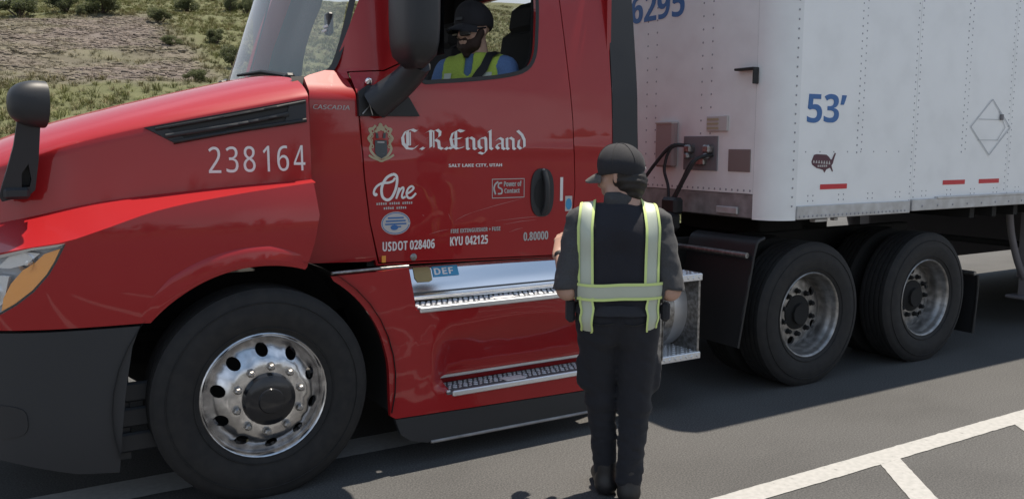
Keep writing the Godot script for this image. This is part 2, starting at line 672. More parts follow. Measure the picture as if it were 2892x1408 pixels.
func build_hillside() -> void:
	var xs := []
	var zs := []
	var x := -1500.0
	while x < 1500.0:
		xs.append(x)
		x += 0.9 if x > -16.0 and x < 34.0 else (6.0 if abs(x) < 120.0 else 60.0)
	xs.append(1500.0)
	var z := -1500.0
	while z < 1500.0:
		zs.append(z)
		z += 0.9 if z > -82.0 and z < -9.0 else (6.0 if z > -150.0 and z < 160.0 else 60.0)
	zs.append(1500.0)
	var mb := MB.new()
	var P := []
	for a in xs:
		var row := []
		for b in zs:
			row.append(Vector3(a, hill(a, b), b))
		P.append(row)
	grid(mb, P, 0.2)
	for q in mb.v:
		mb.c.append(soil(q.x, q.z))
	var m := mat(1, 1, 1, 0.95)
	m.vertex_color_use_as_albedo = true
	m.albedo_texture = noise_tex(0.05, [[0.1, Color(0.62, 0.62, 0.62)], [0.5, Color(0.88, 0.88, 0.88)], [0.95, Color(1, 1, 1)]], 1024, 51, 6)
	m.uv1_triplanar = true
	m.uv1_world_triplanar = true
	m.uv1_scale = Vector3.ONE * 0.35
	struct("terrain", mb, m)

	# tufts of grass and dry weed
	var blade := []
	for kind in 3:
		var tb := MB.new()
		for i in [26, 20, 24][kind]:
			var a := rng.randf() * TAU
			var l := rng.randf_range(0.4, 1.0)
			var lean: float = rng.randf_range(0.15, [0.8, 1.6, 1.0][kind])
			var dir := Vector3(cos(a), 0, sin(a))
			var side := Vector3(-sin(a), 0, cos(a)) * 0.022
			var p0 := dir * rng.randf_range(0.0, 0.3)
			var p1 := p0 + dir * lean * 0.4 * l + Vector3.UP * l * 0.6
			var p2 := p0 + dir * lean * l + Vector3.UP * l * rng.randf_range(0.7, 1.0)
			tb.flat(p0 - side, p0 + side, p1 + side * 0.7, p1 - side * 0.7)
			tb.flat3(p1 - side * 0.7, p1 + side * 0.7, p2)
		blade.append(tb.mesh())
	var gm := mat(1, 1, 1, 0.9)
	gm.vertex_color_use_as_albedo = true
	gm.backlight_enabled = true
	gm.backlight = Color(0.4, 0.4, 0.3)
	for kind in 3:
		var xf := []
		var cols := []
		while xf.size() < 15000:
			var px := rng.randf_range(-13.0, 46.0)
			var pz := rng.randf_range(-74.0, -10.5)
			var s := soil(px, pz)
			var is_green: bool = s.g > s.r * 0.9
			if (kind == 1) == is_green and rng.randf() < 0.8:
				continue
			if noise.get_noise_2d(px * 0.4, pz * 0.4) + rng.randf() * 0.8 < 0.1:
				continue
			var h := rng.randf_range(0.06, 0.2) if not is_green else rng.randf_range(0.1, 0.34)
			var b := Basis(Vector3.UP, rng.randf() * TAU).scaled(Vector3(h * 1.3, h, h * 1.3))
			xf.append(Transform3D(b, Vector3(px, hill(px, pz) - 0.02, pz)))
			var k := rng.randf_range(0.7, 1.5)
			var cc := Color(s.r * k, s.g * k, s.b * k)
			if is_green and rng.randf() < 0.3:
				cc = Color(0.18, 0.155, 0.085) * k
			cols.append(Color(cc.r, cc.g, cc.b))
		var mm := MultiMesh.new()
		mm.transform_format = MultiMesh.TRANSFORM_3D
		mm.use_colors = true
		mm.mesh = blade[kind]
		mm.instance_count = xf.size()
		for i in xf.size():
			mm.set_instance_transform(i, xf[i])
			mm.set_instance_color(i, cols[i])
		var mi := MultiMeshInstance3D.new()
		mi.name = ["grass", "dry_weeds", "grass_tufts"][kind]
		mi.multimesh = mm
		mi.material_override = gm
		mi.set_meta("kind", "stuff")
		mi.set_meta("label", ["green and straw grass covering the hillside", "dry brown weeds on the bare strip of hillside", "short tufts of grass scattered over the hillside"][kind])
		mi.set_meta("category", ["grass", "weeds", "grass"][kind])
		add_child(mi)
	# clods and stones on the bare strip
	var cb := MB.new()
	var pr := [Vector2(0.0, 0.55), Vector2(0.35, 0.45), Vector2(0.5, 0.1), Vector2(0.42, -0.3)]
	lathe(cb, pr, Transform3D(Basis(Vector3(1, 0, 0), -PI / 2).scaled(Vector3(1.0, 0.8, 1.3)), Vector3.ZERO), 6, 0.4)
	var cx := []
	var cc2 := []
	while cx.size() < 8000:
		var px := rng.randf_range(-5.0, 13.0)
		var pz := rng.randf_range(-62.0, -26.0)
		var s := soil(px, pz)
		if s.g > s.r * 0.88:
			continue
		var h := rng.randf_range(0.05, 0.22) * rng.randf_range(0.5, 1.0)
		cx.append(Transform3D(Basis(Vector3.UP, rng.randf() * TAU).scaled(Vector3(h * 1.4, h, h)), Vector3(px, hill(px, pz), pz)))
		cc2.append(Color(s.r, s.g, s.b) * rng.randf_range(0.7, 1.25))
	var cm := MultiMesh.new()
	cm.transform_format = MultiMesh.TRANSFORM_3D
	cm.use_colors = true
	cm.mesh = cb.mesh()
	cm.instance_count = cx.size()
	for i in cx.size():
		cm.set_instance_transform(i, cx[i])
		cm.set_instance_color(i, cc2[i])
	var ci := MultiMeshInstance3D.new()
	ci.name = "clods"
	ci.multimesh = cm
	ci.material_override = gm
	ci.set_meta("kind", "stuff")
	ci.set_meta("label", "brown clods of earth scattered on the bare strip of hillside")
	ci.set_meta("category", "clods")
	add_child(ci)
	build_bushes()


func bush_mesh(seed_n: int, n: int) -> Array:
	# [leaves, stems]: small leaf faces in clumps through the whole crown
	var r := RandomNumberGenerator.new()
	r.seed = seed_n
	var leaf := MB.new()
	var stem := MB.new()
	var clumps := []
	for i in 11:
		var a := r.randf() * TAU
		var q := pow(r.randf(), 0.6)
		clumps.append([Vector3(cos(a) * q * 0.42, r.randf_range(0.25, 0.85) * (1.0 - 0.35 * q), sin(a) * q * 0.42), r.randf_range(0.16, 0.27)])
	for cl in clumps:
		tube(stem, curve([Vector3(r.randf_range(-0.05, 0.05), -0.03, r.randf_range(-0.05, 0.05)), cl[0] * Vector3(0.5, 0.5, 0.5) + Vector3(0, -0.04, 0), cl[0]], 3), [0.022, 0.02, 0.018, 0.015, 0.012, 0.01, 0.006], 5)
	for i in n:
		var cl = clumps[r.randi() % clumps.size()]
		var cr: float = cl[1]
		var d: Vector3 = Vector3(r.randfn(), r.randfn(), r.randfn()).normalized() * pow(r.randf(), 0.4) * cr
		var p: Vector3 = cl[0] + d * Vector3(1.0, 0.85, 1.0)
		if p.y < 0.02:
			continue
		var u := Vector3(r.randfn(), r.randfn() + 0.6, r.randfn()).normalized() * r.randf_range(0.025, 0.05)
		var w := u.cross(Vector3(r.randfn(), r.randfn(), r.randfn())).normalized() * r.randf_range(0.01, 0.018)
		leaf.flat3(p - w, p + w, p + u)
		leaf.flat3(p - w * 0.6 - u * 0.4, p + u * 0.5 + w, p - u * 0.3 + w)
	return [leaf.mesh(), stem.mesh()]


func build_bushes() -> void:
	var kinds := []
	for k in 3:
		kinds.append(bush_mesh(60 + k, 5200))
	var lm := []
	for q in [[0.045, 0.05, 0.024], [0.065, 0.07, 0.032], [0.1, 0.108, 0.06]]:
		var m := mat(q[0], q[1], q[2], 0.85)
		m.backlight_enabled = true
		m.backlight = Color(0.35, 0.38, 0.25)
		lm.append(m)
	var bark := mat(0.06, 0.045, 0.035, 0.9)
	# [picture direction in degrees from -z, distance back from the camera plane, width, height, tone, kind, label]
	var list := [
		[1.9, 61.0, 2.4, 1.7, 0, 0, "dark round bush on the hilltop, leftmost of the row"],
		[4.3, 62.0, 2.2, 1.9, 0, 1, "dark upright bush on the hilltop, second from the left"],
		[5.0, 60.5, 0.9, 0.8, 0, 2, "small black bush tucked between the two left hilltop bushes"],
		[6.2, 61.0, 2.9, 1.9, 1, 2, "wide olive bush on the hilltop, right of the dark row"],
		[9.2, 57.0, 1.5, 1.2, 1, 0, "single green bush standing free above the bare strip"],
		[10.9, 67.0, 1.9, 1.3, 0, 1, "dark flat bush on the skyline above the grass"],
		[13.35, 68.0, 1.5, 1.9, 0, 2, "tall dark bush on the skyline left of the windscreen"],
		[14.35, 64.0, 1.3, 1.7, 1, 0, "narrow bush on the skyline nearest the windscreen"],
		[12.55, 46.0, 1.0, 0.9, 0, 1, "small dark bush among grass below the skyline"],
		[13.5, 37.0, 1.35, 1.2, 0, 0, "rounded dark bush beside the windscreen edge"],
		[9.9, 45.0, 1.0, 0.6, 1, 2, "low brown-green bush at the bare strip's upper corner"],
		[11.2, 33.0, 0.9, 0.6, 1, 1, "low bush at the right end of the bare strip"],
		[5.2, 19.2, 1.0, 0.75, 2, 2, "pale grey-green shrub above the hood, nearest the middle"],
		[6.7, 20.0, 1.15, 0.7, 2, 0, "pale grey-green shrub above the hood, larger right one"],
		[3.0, 17.6, 0.75, 0.75, 1, 1, "grassy green shrub just behind the round hood mirror"],
		[0.4, 17.0, 0.8, 0.5, 2, 2, "low shrub at the left edge below the hood mirror"],
		[8.6, 23.5, 0.8, 0.5, 2, 1, "small pale shrub at the foot of the bare strip"],
	]
	for b in list:
		var a := deg_to_rad(b[0])
		var px: float = -1.04 + tan(a) * b[1]
		var pz: float = 3.93 - b[1]
		var t := thing("shrub", b[6], "bush", Vector3(px, hill(px, pz) - 0.05, pz), "bushes on the hillside")
		t.rotation.y = b[0] * 3.0
		var k = kinds[b[5]]
		var crown := obj("crown", k[0], lm[b[4]], t)
		crown.scale = Vector3(b[2], b[3], b[2])
		var stems := obj("stem", k[1], bark, t)
		stems.scale = Vector3(b[2], b[3], b[2])
	# trees on the low rise behind the camera, which the truck's paint mirrors
	var tk := bush_mesh(90, 1400)
	var tb := MB.new()
	tube(tb, [Vector3(0, -0.3, 0), Vector3(0.02, 0.2, 0.01), Vector3(0.0, 0.45, 0.0)], [0.05, 0.035, 0.02], 6)
	var trunk := tb.mesh()
	for i in 16:
		var px := -38.0 + i * 4.6 + rng.randf_range(-1.2, 1.2)
		var pz := 58.0 + rng.randf_range(-4.0, 9.0)
		var t := thing("tree", ["broad", "narrow", "tall", "low", "rounded", "leaning", "sparse", "dense"][i % 8] + " green tree " + ["at the left end of", "in the right half of"][i / 8] + " the row behind the camera", "tree", Vector3(px, hill(px, pz), pz), "trees behind the camera")
		var s := rng.randf_range(4.2, 6.5)
		obj("crown", tk[0], lm[i % 2], t).transform = Transform3D(Basis(Vector3.UP, i * 1.3).scaled(Vector3(s, s, s)), Vector3(0, s * 0.22, 0))
		obj("trunk", trunk, bark, t).scale = Vector3.ONE * s


# ---------------------------------------------------------------- the truck
const FEN := [-1.42, -1.0, -1.36, -0.62, -1.28, -0.4, -1.2, -0.27, -1.1, -0.165, -1.0, -0.1, -0.85, -0.045, -0.6, -0.01, -0.3, 0.0, 0.0, 0.0, 0.3, -0.03]
const YF := [-1.4, 1.17, -1.1, 1.215, -0.93, 1.248, -0.79, 1.27, -0.66, 1.312, -0.43, 1.387, -0.09, 1.447, 0.27, 1.49]
const ZI := [-1.4, -0.97, -1.3, -0.63, -1.1, -0.42, -0.93, -0.335, -0.66, -0.255, -0.3, -0.19, 0.0, -0.152, 0.27, -0.12]
const YI := [-1.4, 1.25, -1.1, 1.315, -0.93, 1.35, -0.66, 1.412, -0.3, 1.455, 0.0, 1.482, 0.27, 1.502]
const YS := [-1.4, 1.38, -1.1, 1.53, -0.93, 1.595, -0.66, 1.685, -0.3, 1.775, 0.0, 1.838, 0.27, 1.893]
const ZS := [-1.4, -1.0, -1.3, -0.66, -1.1, -0.445, -0.93, -0.357, -0.66, -0.277, -0.3, -0.21, 0.0, -0.17, 0.27, -0.138]
const YC := [-1.4, 1.44, -1.25, 1.56, -1.0, 1.692, -0.81, 1.763, -0.57, 1.837, -0.28, 1.917, 0.1, 2.012, 0.27, 2.045]

const HEADLAMP := [Vector2(-1.25, 0.95), Vector2(-1.12, 0.935), Vector2(-1.05, 0.968), Vector2(-0.985, 1.01), Vector2(-0.92, 1.065), Vector2(-0.862, 1.135), Vector2(-0.83, 1.19), Vector2(-0.796, 1.258), Vector2(-0.92, 1.24), Vector2(-1.04, 1.212), Vector2(-1.22, 1.16)]


func z_fender(x: float, y: float) -> float:
	return tab(x, FEN) - 0.4 * pow(maxf(0.0, y - 1.22), 2.0) - 0.3 * pow(maxf(0.0, 1.1 - y), 2.0)


func z_hood(x: float, y: float) -> float:
	var yi := tab(x, YI)
	var t := (y - yi) / (tab(x, YS) - yi)
	return tab(x, ZI) + (tab(x, ZS) - tab(x, ZI)) * t


func z_cab(x: float, y: float) -> float:
	var z := -0.2 - 0.045 * maxf(0.0, y - 1.97) - 0.035 * pow(y - 1.5, 2.0)
	z -= 2.4 * pow(maxf(0.0, 0.72 - x), 2.0) * smoothstep(1.9, 2.05, y)
	z += 0.005 * exp(-pow((y - 1.595 - 0.02 * x) / 0.022, 2.0))
	z += 0.0016 * noise.get_noise_2d(x * 2.3, y * 2.9 + 5.0)
	return z


func z_cowl(x: float, y: float) -> float:
	return -0.19 - 0.02 * (x - 0.3) - 1.1 * maxf(0.0, y - 1.925) - 0.03 * pow(y - 1.5, 2.0)


func z_fairing(x: float, y: float) -> float:
	var p := smoothstep(0.86, 1.02, x) * (1.0 - smoothstep(0.45, 0.76, y)) * smoothstep(0.36, 0.43, y)
	var z := -0.03 - 0.12 * p
	z -= 0.25 * pow(maxf(0.0, 0.62 - x), 2.0)
	z += 0.006 * sin(7.0 * x + 1.0) * exp(-pow((y - 0.63 - 0.03 * x) / 0.05, 2.0))
	z += 0.0022 * noise.get_noise_2d(x * 3.0, y * 3.0)
	z -= 0.5 * pow(maxf(0.0, 0.17 - y), 2.0)
	return z


func on(zf: Callable, off := 0.0) -> Callable:
	return func(p: Vector2) -> Vector3: return Vector3(p.x, p.y, zf.call(p.x, p.y) + off)


func far_side(f: Callable) -> Callable:
	return func(p: Vector2) -> Vector3:
		var q: Vector3 = f.call(p)
		return Vector3(q.x, q.y, 2.0 * ZC - q.z)


func arc2(c: Vector2, r: float, a0: float, a1: float, n := 20) -> Array:
	var o := []
	for i in n + 1:
		var a := deg_to_rad(lerpf(a0, a1, float(i) / n))
		o.append(c + Vector2(cos(a), sin(a)) * r)
	return o


func build_truck() -> void:
	var t := thing("semi_truck", "red day-cab semi truck with white company lettering on its door", "truck")
	build_hood(t)
	build_cab(t)
	build_door(t)
	build_side(t)
	build_mirrors(t)
	build_chassis(t)


func build_hood(t: Node3D) -> void:
	# hood: side, shoulder and crown in one loft over both sides
	var mb := MB.new()
	var P := []
	var x := -1.4
	while x < 0.285:
		var half := []
		var yf := tab(x, YF)
		half.append(Vector3(x, yf - 0.002, z_fender(x, yf) - 0.003))
		half.append(Vector3(x, lerpf(yf, tab(x, YI), 0.25), lerpf(z_fender(x, yf), tab(x, ZI), 0.3)))
		for k in 8:
			var y := lerpf(tab(x, YI), tab(x, YS), k / 7.0)
			half.append(Vector3(x, y, z_hood(x, y)))
		for k in range(1, 17):
			var s := pow(k / 16.0, 2.2)
			var zz := lerpf(tab(x, ZS), ZC, s)
			var xs := x - 0.2 * clampf(1.0 - pow((zz - ZC) / 0.9, 2.0), 0.0, 1.0) * smoothstep(-0.6, 0.27, x)
			half.append(Vector3(x, lerpf(tab(x, YS), tab(xs, YC), pow(1.0 - pow(1.0 - s, 4.0), 0.72)), zz))
		var row := half.duplicate()
		for k in range(half.size() - 2, -1, -1):
			row.append(Vector3(x, half[k].y, 2.0 * ZC - half[k].z))
		for k in row.size():
			# the rear edge follows the bowed windscreen
			var kk := clampf(1.0 - pow((row[k].z - ZC) / 0.9, 2.0), 0.0, 1.0)
			row[k].x -= 0.2 * kk * smoothstep(-0.6, 0.27, x)
		P.append(row)
		x += 0.042
	grid(mb, P, 0.86)
	# nose
	var front := []
	for k in 2:
		var row := []
		for q in P[0]:
			row.append(q if k == 0 else Vector3(-1.43, lerpf(q.y, 1.1, 0.5), lerpf(q.z, ZC, 0.1)))
		front.append(row)
	grid(mb, front, 0.5)
	var hood := obj("hood", mb, M.red, t)

	# fenders
	for s in 2:
		var f := on(z_fender)
		var poly := []
		for k in 27:
			var xx := lerpf(-1.4, 0.268, k / 26.0)
			poly.append(Vector2(xx, tab(xx, YF)))
		poly.append_array([Vector2(0.287, 1.335), Vector2(0.255, 1.2), Vector2(0.214, 1.09)])
		poly.append_array(arc2(Vector2(-0.01, 0.49), 0.632, 70.0, 139.8, 22))
		poly.append_array([Vector2(-0.52, 0.9), Vector2(-1.4, 0.906)])
		mb = MB.new()
		patch(mb, poly, f if s == 0 else far_side(f), 0.045, 0.02, [HEADLAMP])
		var fen := obj("fender", mb, M.red, hood)
		# arch lip
		mb = MB.new()
		var rows := []
		var arc := arc2(Vector2(-0.01, 0.49), 0.632, 70.0, 139.6, 30)
		for ai in arc.size():
			var q: Vector2 = arc[ai]
			var ta := minf(1.0, minf(ai, arc.size() - 1 - ai) / 7.0)
			var d: Vector2 = (q - Vector2(-0.01, 0.49)).normalized()
			var row := []
			for pr in [[0.085, 0.001], [0.074, 0.007], [0.058, 0.009], [0.024, 0.013], [0.004, 0.014], [-0.006, 0.009], [-0.007, -0.03]]:
				var e: Vector2 = q + d * pr[0] * lerpf(0.6, 1.0, ta)
				var z: float = z_fender(e.x, e.y) + maxf(pr[1] * ta, 0.0008) if pr[1] > 0.0 else z_fender(e.x, e.y) + pr[1]
				row.append(Vector3(e.x, e.y, z if s == 0 else 2.0 * ZC - z))
			rows.append(row)
		grid(mb, rows, 0.6)
		obj("wheel_arch", mb, M.red, hood)

	# vent in the hood side
	var fh := on(z_hood)
	mb = MB.new()
	var vp := [Vector2(-0.446, 1.742), Vector2(0.264, 1.884), Vector2(0.262, 1.779), Vector2(-0.1, 1.722), Vector2(-0.325, 1.674)]
	patch(mb, vp, on(z_hood, 0.004), 0.05, 0.01)
	var vent := obj("hood_vent", mb, M.black, hood)
	mb = MB.new()
	for ln in [[[-0.40, 1.735], [-0.05, 1.806], [0.262, 1.872], 0.01], [[-0.36, 1.705], [-0.05, 1.762], [0.18, 1.812], 0.016], [[-0.33, 1.678], [-0.05, 1.732], [0.262, 1.784], 0.014]]:
		var pts := []
		for q in curve2([Vector2(ln[0][0], ln[0][1]), Vector2(ln[1][0], ln[1][1]), Vector2(ln[2][0], ln[2][1])], 6):
			pts.append(Vector3(q.x, q.y, z_hood(q.x, q.y) + 0.012))
		mb = MB.new()
		tube(mb, pts, ln[3] * 0.75, 6)
		obj("vent_fin", mb, M.trim if ln[3] > 0.015 else M.black, vent)
	mb = MB.new()
	patch(mb, [Vector2(0.19, 1.868), Vector2(0.264, 1.883), Vector2(0.262, 1.78), Vector2(0.16, 1.764)], on(z_hood, 0.012), 0.05, 0.01)
	obj("vent_end", mb, M.trim, vent)
	mb = MB.new()
	patch(mb, [Vector2(-0.44, 1.74), Vector2(-0.36, 1.745), Vector2(-0.27, 1.69), Vector2(-0.325, 1.675)], on(z_hood, 0.012), 0.05, 0.01)
	obj("vent_end", mb, M.trim, vent)
	# unit number
	var digits := "238164"
	for k in 6:
		text("unit_digit", digits[k], false, -0.184 + 0.0765 * k + (0.012 if k == 3 else 0.0), 1.537 + 0.0015 * k, 0.03 if k == 3 else 0.054, 0.12, fh, M.print_white, hood)

	# headlight: a recessed bowl behind a clear lens
	mb = MB.new()
	patch(mb, HEADLAMP, on(z_fender, -0.055), 0.045, -0.06)
	var lamp := obj("headlight", mb, M.lens_dark, hood)
	for q in [[-0.945, 1.185, 0.042], [-1.075, 1.06, 0.05], [-1.1, 1.16, 0.045]]:
		mb = MB.new()
		var at := Vector3(q[0], q[1], z_fender(q[0], q[1]) - 0.012)
		var look := Basis.looking_at(Vector3(0.75, 0.0, -0.66), Vector3.UP)
		lathe(mb, [Vector2(q[2], 0.0), Vector2(q[2] * 0.92, -0.006), Vector2(q[2] * 0.75, -0.022), Vector2(q[2] * 0.4, -0.036), Vector2(0.0, -0.04)], Transform3D(look, at), 20)
		var bowl := obj("reflector", mb, M.chrome, lamp)
		mb = MB.new()
		lathe(mb, [Vector2(0.0, 0.0), Vector2(0.012, -0.004), Vector2(0.016, -0.02), Vector2(0.012, -0.034)], Transform3D(look, at), 12)
		obj("bulb", mb, M.lens, lamp)
	mb = MB.new()
	patch(mb, [Vector2(-0.816, 1.24), Vector2(-0.842, 1.185), Vector2(-0.872, 1.135), Vector2(-0.925, 1.072), Vector2(-0.99, 1.017), Vector2(-1.04, 0.985), Vector2(-1.03, 1.04), Vector2(-1.0, 1.1), Vector2(-0.955, 1.155), Vector2(-0.91, 1.185), Vector2(-0.875, 1.22)], on(z_fender, -0.006), 0.04, 0.03)
	obj("turn_signal", mb, M.amber, lamp)
	mb = MB.new()
	patch(mb, [Vector2(-0.89, 1.222), Vector2(-0.94, 1.23), Vector2(-1.0, 1.212), Vector2(-1.045, 1.165), Vector2(-1.0, 1.162), Vector2(-0.94, 1.178)], on(z_fender, -0.012), 0.04, 0.02)
	obj("light_guide", mb, M.lens, lamp)
	mb = MB.new()
	patch(mb, [Vector2(-1.005, 1.13), Vector2(-1.03, 1.02), Vector2(-1.055, 0.995), Vector2(-1.085, 1.05), Vector2(-1.055, 1.135)], on(z_fender, -0.012), 0.04, 0.02)
	obj("light_guide", mb, M.lens, lamp)
	mb = MB.new()
	patch(mb, HEADLAMP, on(z_fender, 0.004), 0.045, 0.0)
	obj("lens", mb, M.lens_clear, lamp)
	mb = MB.new()
	patch(mb, [Vector2(-0.797, 1.262), Vector2(-0.92, 1.247), Vector2(-1.04, 1.219), Vector2(-1.04, 1.206), Vector2(-0.92, 1.237), Vector2(-0.83, 1.248)], on(z_fender, 0.008), 0.04, 0.01)
	obj("lamp_bezel", mb, M.chrome, lamp)
	# fog lamp bezel in the bumper
	mb = MB.new()
	patch(mb, curve2([Vector2(-1.09, 0.45), Vector2(-0.99, 0.46), Vector2(-0.975, 0.53), Vector2(-1.0, 0.57), Vector2(-1.09, 0.575)], 4, true), func(p: Vector2) -> Vector3: return Vector3(p.x, p.y, z_fender(p.x, 1.0) - 0.008), 0.05, 0.01)
	obj("fog_lamp_cover", mb, M.plastic, t)

	# front bumper, left side wrapping into the nose
	for s in 2:
		mb = MB.new()
		var zb := func(xx: float, yy: float) -> float: return z_fender(xx, 1.0) - 0.012 - 0.22 * pow(maxf(0.0, 0.5 - yy), 2.0)
		var bp := [Vector2(-1.4, 0.893), Vector2(-0.53, 0.888), Vector2(-0.565, 0.8), Vector2(-0.6, 0.606), Vector2(-0.625, 0.4), Vector2(-0.64, 0.245), Vector2(-0.8, 0.262), Vector2(-1.08, 0.345), Vector2(-1.2, 0.36), Vector2(-1.4, 0.36)]
		patch(mb, bp, on(zb) if s == 0 else far_side(on(zb)), 0.06, 0.04)
		obj("bumper_corner", mb, M.trim, t)
	mb = MB.new()
	box(mb, Vector3(-1.4, 0.62, ZC), Vector3(0.1, 0.52, 0.66), 0.03)
	obj("bumper", mb, M.trim, t)
	mb = MB.new()
	box(mb, Vector3(-0.6, 0.45, -0.19), Vector3(0.06, 0.4, 0.03), 0.005)
	var sg := obj("splash_guard", mb, M.trim, t)
	for k in 3:
		mb = MB.new()
		box(mb, Vector3(-0.52, 0.565 - 0.115 * k, -0.16), Vector3(0.16 + 0.05 * k, 0.09, 0.03), 0.01)
		obj("slat", mb, M.trim, sg)
	# grille
	mb = MB.new()
	box(mb, Vector3(-1.41, 1.17, ZC), Vector3(0.02, 0.5, 1.0), 0.006)
	var gr := obj("grille", mb, M.black, t)
	for k in 9:
		mb = MB.new()
		box(mb, Vector3(-1.435, 0.95 + 0.055 * k, ZC), Vector3(0.03, 0.022, 1.0 - 0.04 * k), 0.006)
		obj("grille_bar", mb, M.trim, gr)
	# wheel wells
	for s in 2:
		mb = MB.new()
		var rows := []
		for q in arc2(Vector2(0.0, 0.49), 0.66, -16.0, 196.0, 24):
			rows.append([Vector3(q.x, q.y, -0.014 if s == 0 else 2.0 * ZC + 0.014), Vector3(q.x, q.y, -0.62 if s == 0 else 2.0 * ZC + 0.62)])
		grid(mb, rows, 0.5)
		obj("wheel_well", mb, M.under, t)


func build_cab(t: Node3D) -> void:
	# cab side panels around the door openings
	var door_hole := [Vector2(0.533, 2.036), Vector2(0.557, 1.813), Vector2(0.578, 1.494), Vector2(0.604, 1.27), Vector2(0.65, 1.054), Vector2(1.79, 1.022), Vector2(1.867, 1.1), Vector2(1.893, 1.42), Vector2(1.874, 1.815), Vector2(1.841, 2.152), Vector2(1.81, 2.482), Vector2(1.778, 2.84), Vector2(1.06, 2.86), Vector2(0.94, 2.6), Vector2(0.835, 2.3), Vector2(0.8, 2.09), Vector2(0.7, 2.045)]
	for s in 2:
		var f := on(z_cab)
		var mb := MB.new()
		var out := [Vector2(0.46, 2.0), Vector2(0.545, 2.0), Vector2(0.55, 1.813), Vector2(0.571, 1.494), Vector2(0.597, 1.27), Vector2(0.64, 1.046), Vector2(2.15, 1.01), Vector2(2.16, 1.7), Vector2(2.14, 2.5), Vector2(2.1, 2.95), Vector2(0.8, 2.95), Vector2(0.62, 2.45)]
		patch(mb, out, f if s == 0 else far_side(f), 0.055, 0.03, [door_hole])
		obj("cab_side", mb, M.red, t)
		mb = MB.new()
		patch(mb, [Vector2(0.52, 2.0), Vector2(0.6, 1.04), Vector2(1.9, 1.01), Vector2(1.9, 1.98)], on(z_cab, -0.03) if s == 0 else far_side(on(z_cab, -0.03)), 0.2, 0.0)
		obj("door_frame", mb, M.gap, t)
		# cowl panel between hood and door
		mb = MB.new()
		var cw := [Vector2(0.305, 1.995), Vector2(0.335, 2.01), Vector2(0.43, 2.04), Vector2(0.49, 2.04), Vector2(0.525, 2.015), Vector2(0.544, 1.9), Vector2(0.572, 1.494), Vector2(0.598, 1.27), Vector2(0.638, 1.08), Vector2(0.6, 1.07), Vector2(0.245, 1.085), Vector2(0.287, 1.2), Vector2(0.314, 1.335), Vector2(0.305, 1.47), Vector2(0.3, 1.6), Vector2(0.3, 1.8)]
		patch(mb, cw, on(z_cowl) if s == 0 else far_side(on(z_cowl)), 0.045, 0.03)
		var cow := obj("cowl_panel", mb, M.red, t)
		if s == 0:
			text("model_badge", "CASCADIA", false, 0.32, 1.84, 0.19, 0.021, on(z_cowl), M.print_grey, cow, false, 0.25)
		# seal in the gap behind the hood
		mb = MB.new()
		patch(mb, [Vector2(0.25, 2.0), Vector2(0.36, 2.01), Vector2(0.36, 1.09), Vector2(0.2, 1.09), Vector2(0.25, 1.35)], on(z_cowl, -0.035) if s == 0 else far_side(on(z_cowl, -0.035)), 0.1, 0.0)
		obj("hood_seal", mb, M.gap, t)
		# wind deflector behind the cab
		mb = MB.new()
		patch(mb, [Vector2(2.168, 1.2), Vector2(2.362, 1.2), Vector2(2.336, 2.5), Vector2(2.3, 3.7), Vector2(2.12, 3.8), Vector2(2.148, 2.5)], on(z_cab, 0.004) if s == 0 else far_side(on(z_cab, 0.004)), 0.1, 0.025)
		obj("side_extender", mb, M.trim, t)

	# windscreen with its dark border
	var wsx := func(p: Vector2) -> Vector3:
		var z := p.x
		var k := 1.0 - pow((z - ZC) / 0.9, 2.0)
		return Vector3(0.475 - 0.3 * k + (0.33 + 0.03 * k) * (p.y - 2.0), p.y, z)
	var mb := MB.new()
	var zl := -0.335
	var zr := 2.0 * ZC + 0.335
	var glass_out := [Vector2(zr, 2.06), Vector2(zr + 0.12, 1.995), Vector2(ZC, 1.975), Vector2(zl - 0.12, 1.995), Vector2(zl, 2.06), Vector2(zl - 0.09, 2.86), Vector2(zr + 0.09, 2.86)]
	patch(mb, glass_out, wsx, 0.06, 0.0)
	var ws := obj("windscreen", mb, M.glass, t)
	mb = MB.new()
	ribbon(mb, curve2([Vector2(zl - 0.055, 2.86), Vector2(zl - 0.012, 2.45), Vector2(zl + 0.002, 2.1), Vector2(zl - 0.05, 2.02), Vector2(zl - 0.15, 1.985), Vector2(ZC, 1.965), Vector2(zr + 0.15, 1.985), Vector2(zr + 0.05, 2.02), Vector2(zr - 0.002, 2.1), Vector2(zr + 0.012, 2.45), Vector2(zr + 0.055, 2.86)], 6), 0.035, wsx, 0.004)
	obj("windscreen_seal", mb, M.black, ws)
	# toll transponder behind the glass
	mb = MB.new()
	box(mb, wsx.call(Vector2(-0.47, 2.29)) + Vector3(0.025, 0, 0), Vector3(0.03, 0.11, 0.07), 0.008)
	var tr := obj("transponder", mb, M.plastic, t)
	mb = MB.new()
	for q in [2.335, 2.275, 2.252]:
		mb = MB.new()
		box(mb, wsx.call(Vector2(-0.47, q)) + Vector3(0.012, 0, 0), Vector3(0.008, 0.012 if q < 2.3 else 0.018, 0.058), 0.001)
		obj("transponder_label", mb, M.print_white, tr)
	# wipers and the cowl deck they stand on
	mb = MB.new()
	var dk := []
	for k in 13:
		var z := lerpf(-0.3, 2.0 * ZC + 0.3, k / 12.0)
		var w: Vector3 = wsx.call(Vector2(z, 1.98))
		dk.append([Vector3(w.x - 0.16, 1.96, z), Vector3(w.x + 0.03, 1.975, z)])
	grid(mb, dk, 0.5)
	obj("cowl_deck", mb, M.black, t)
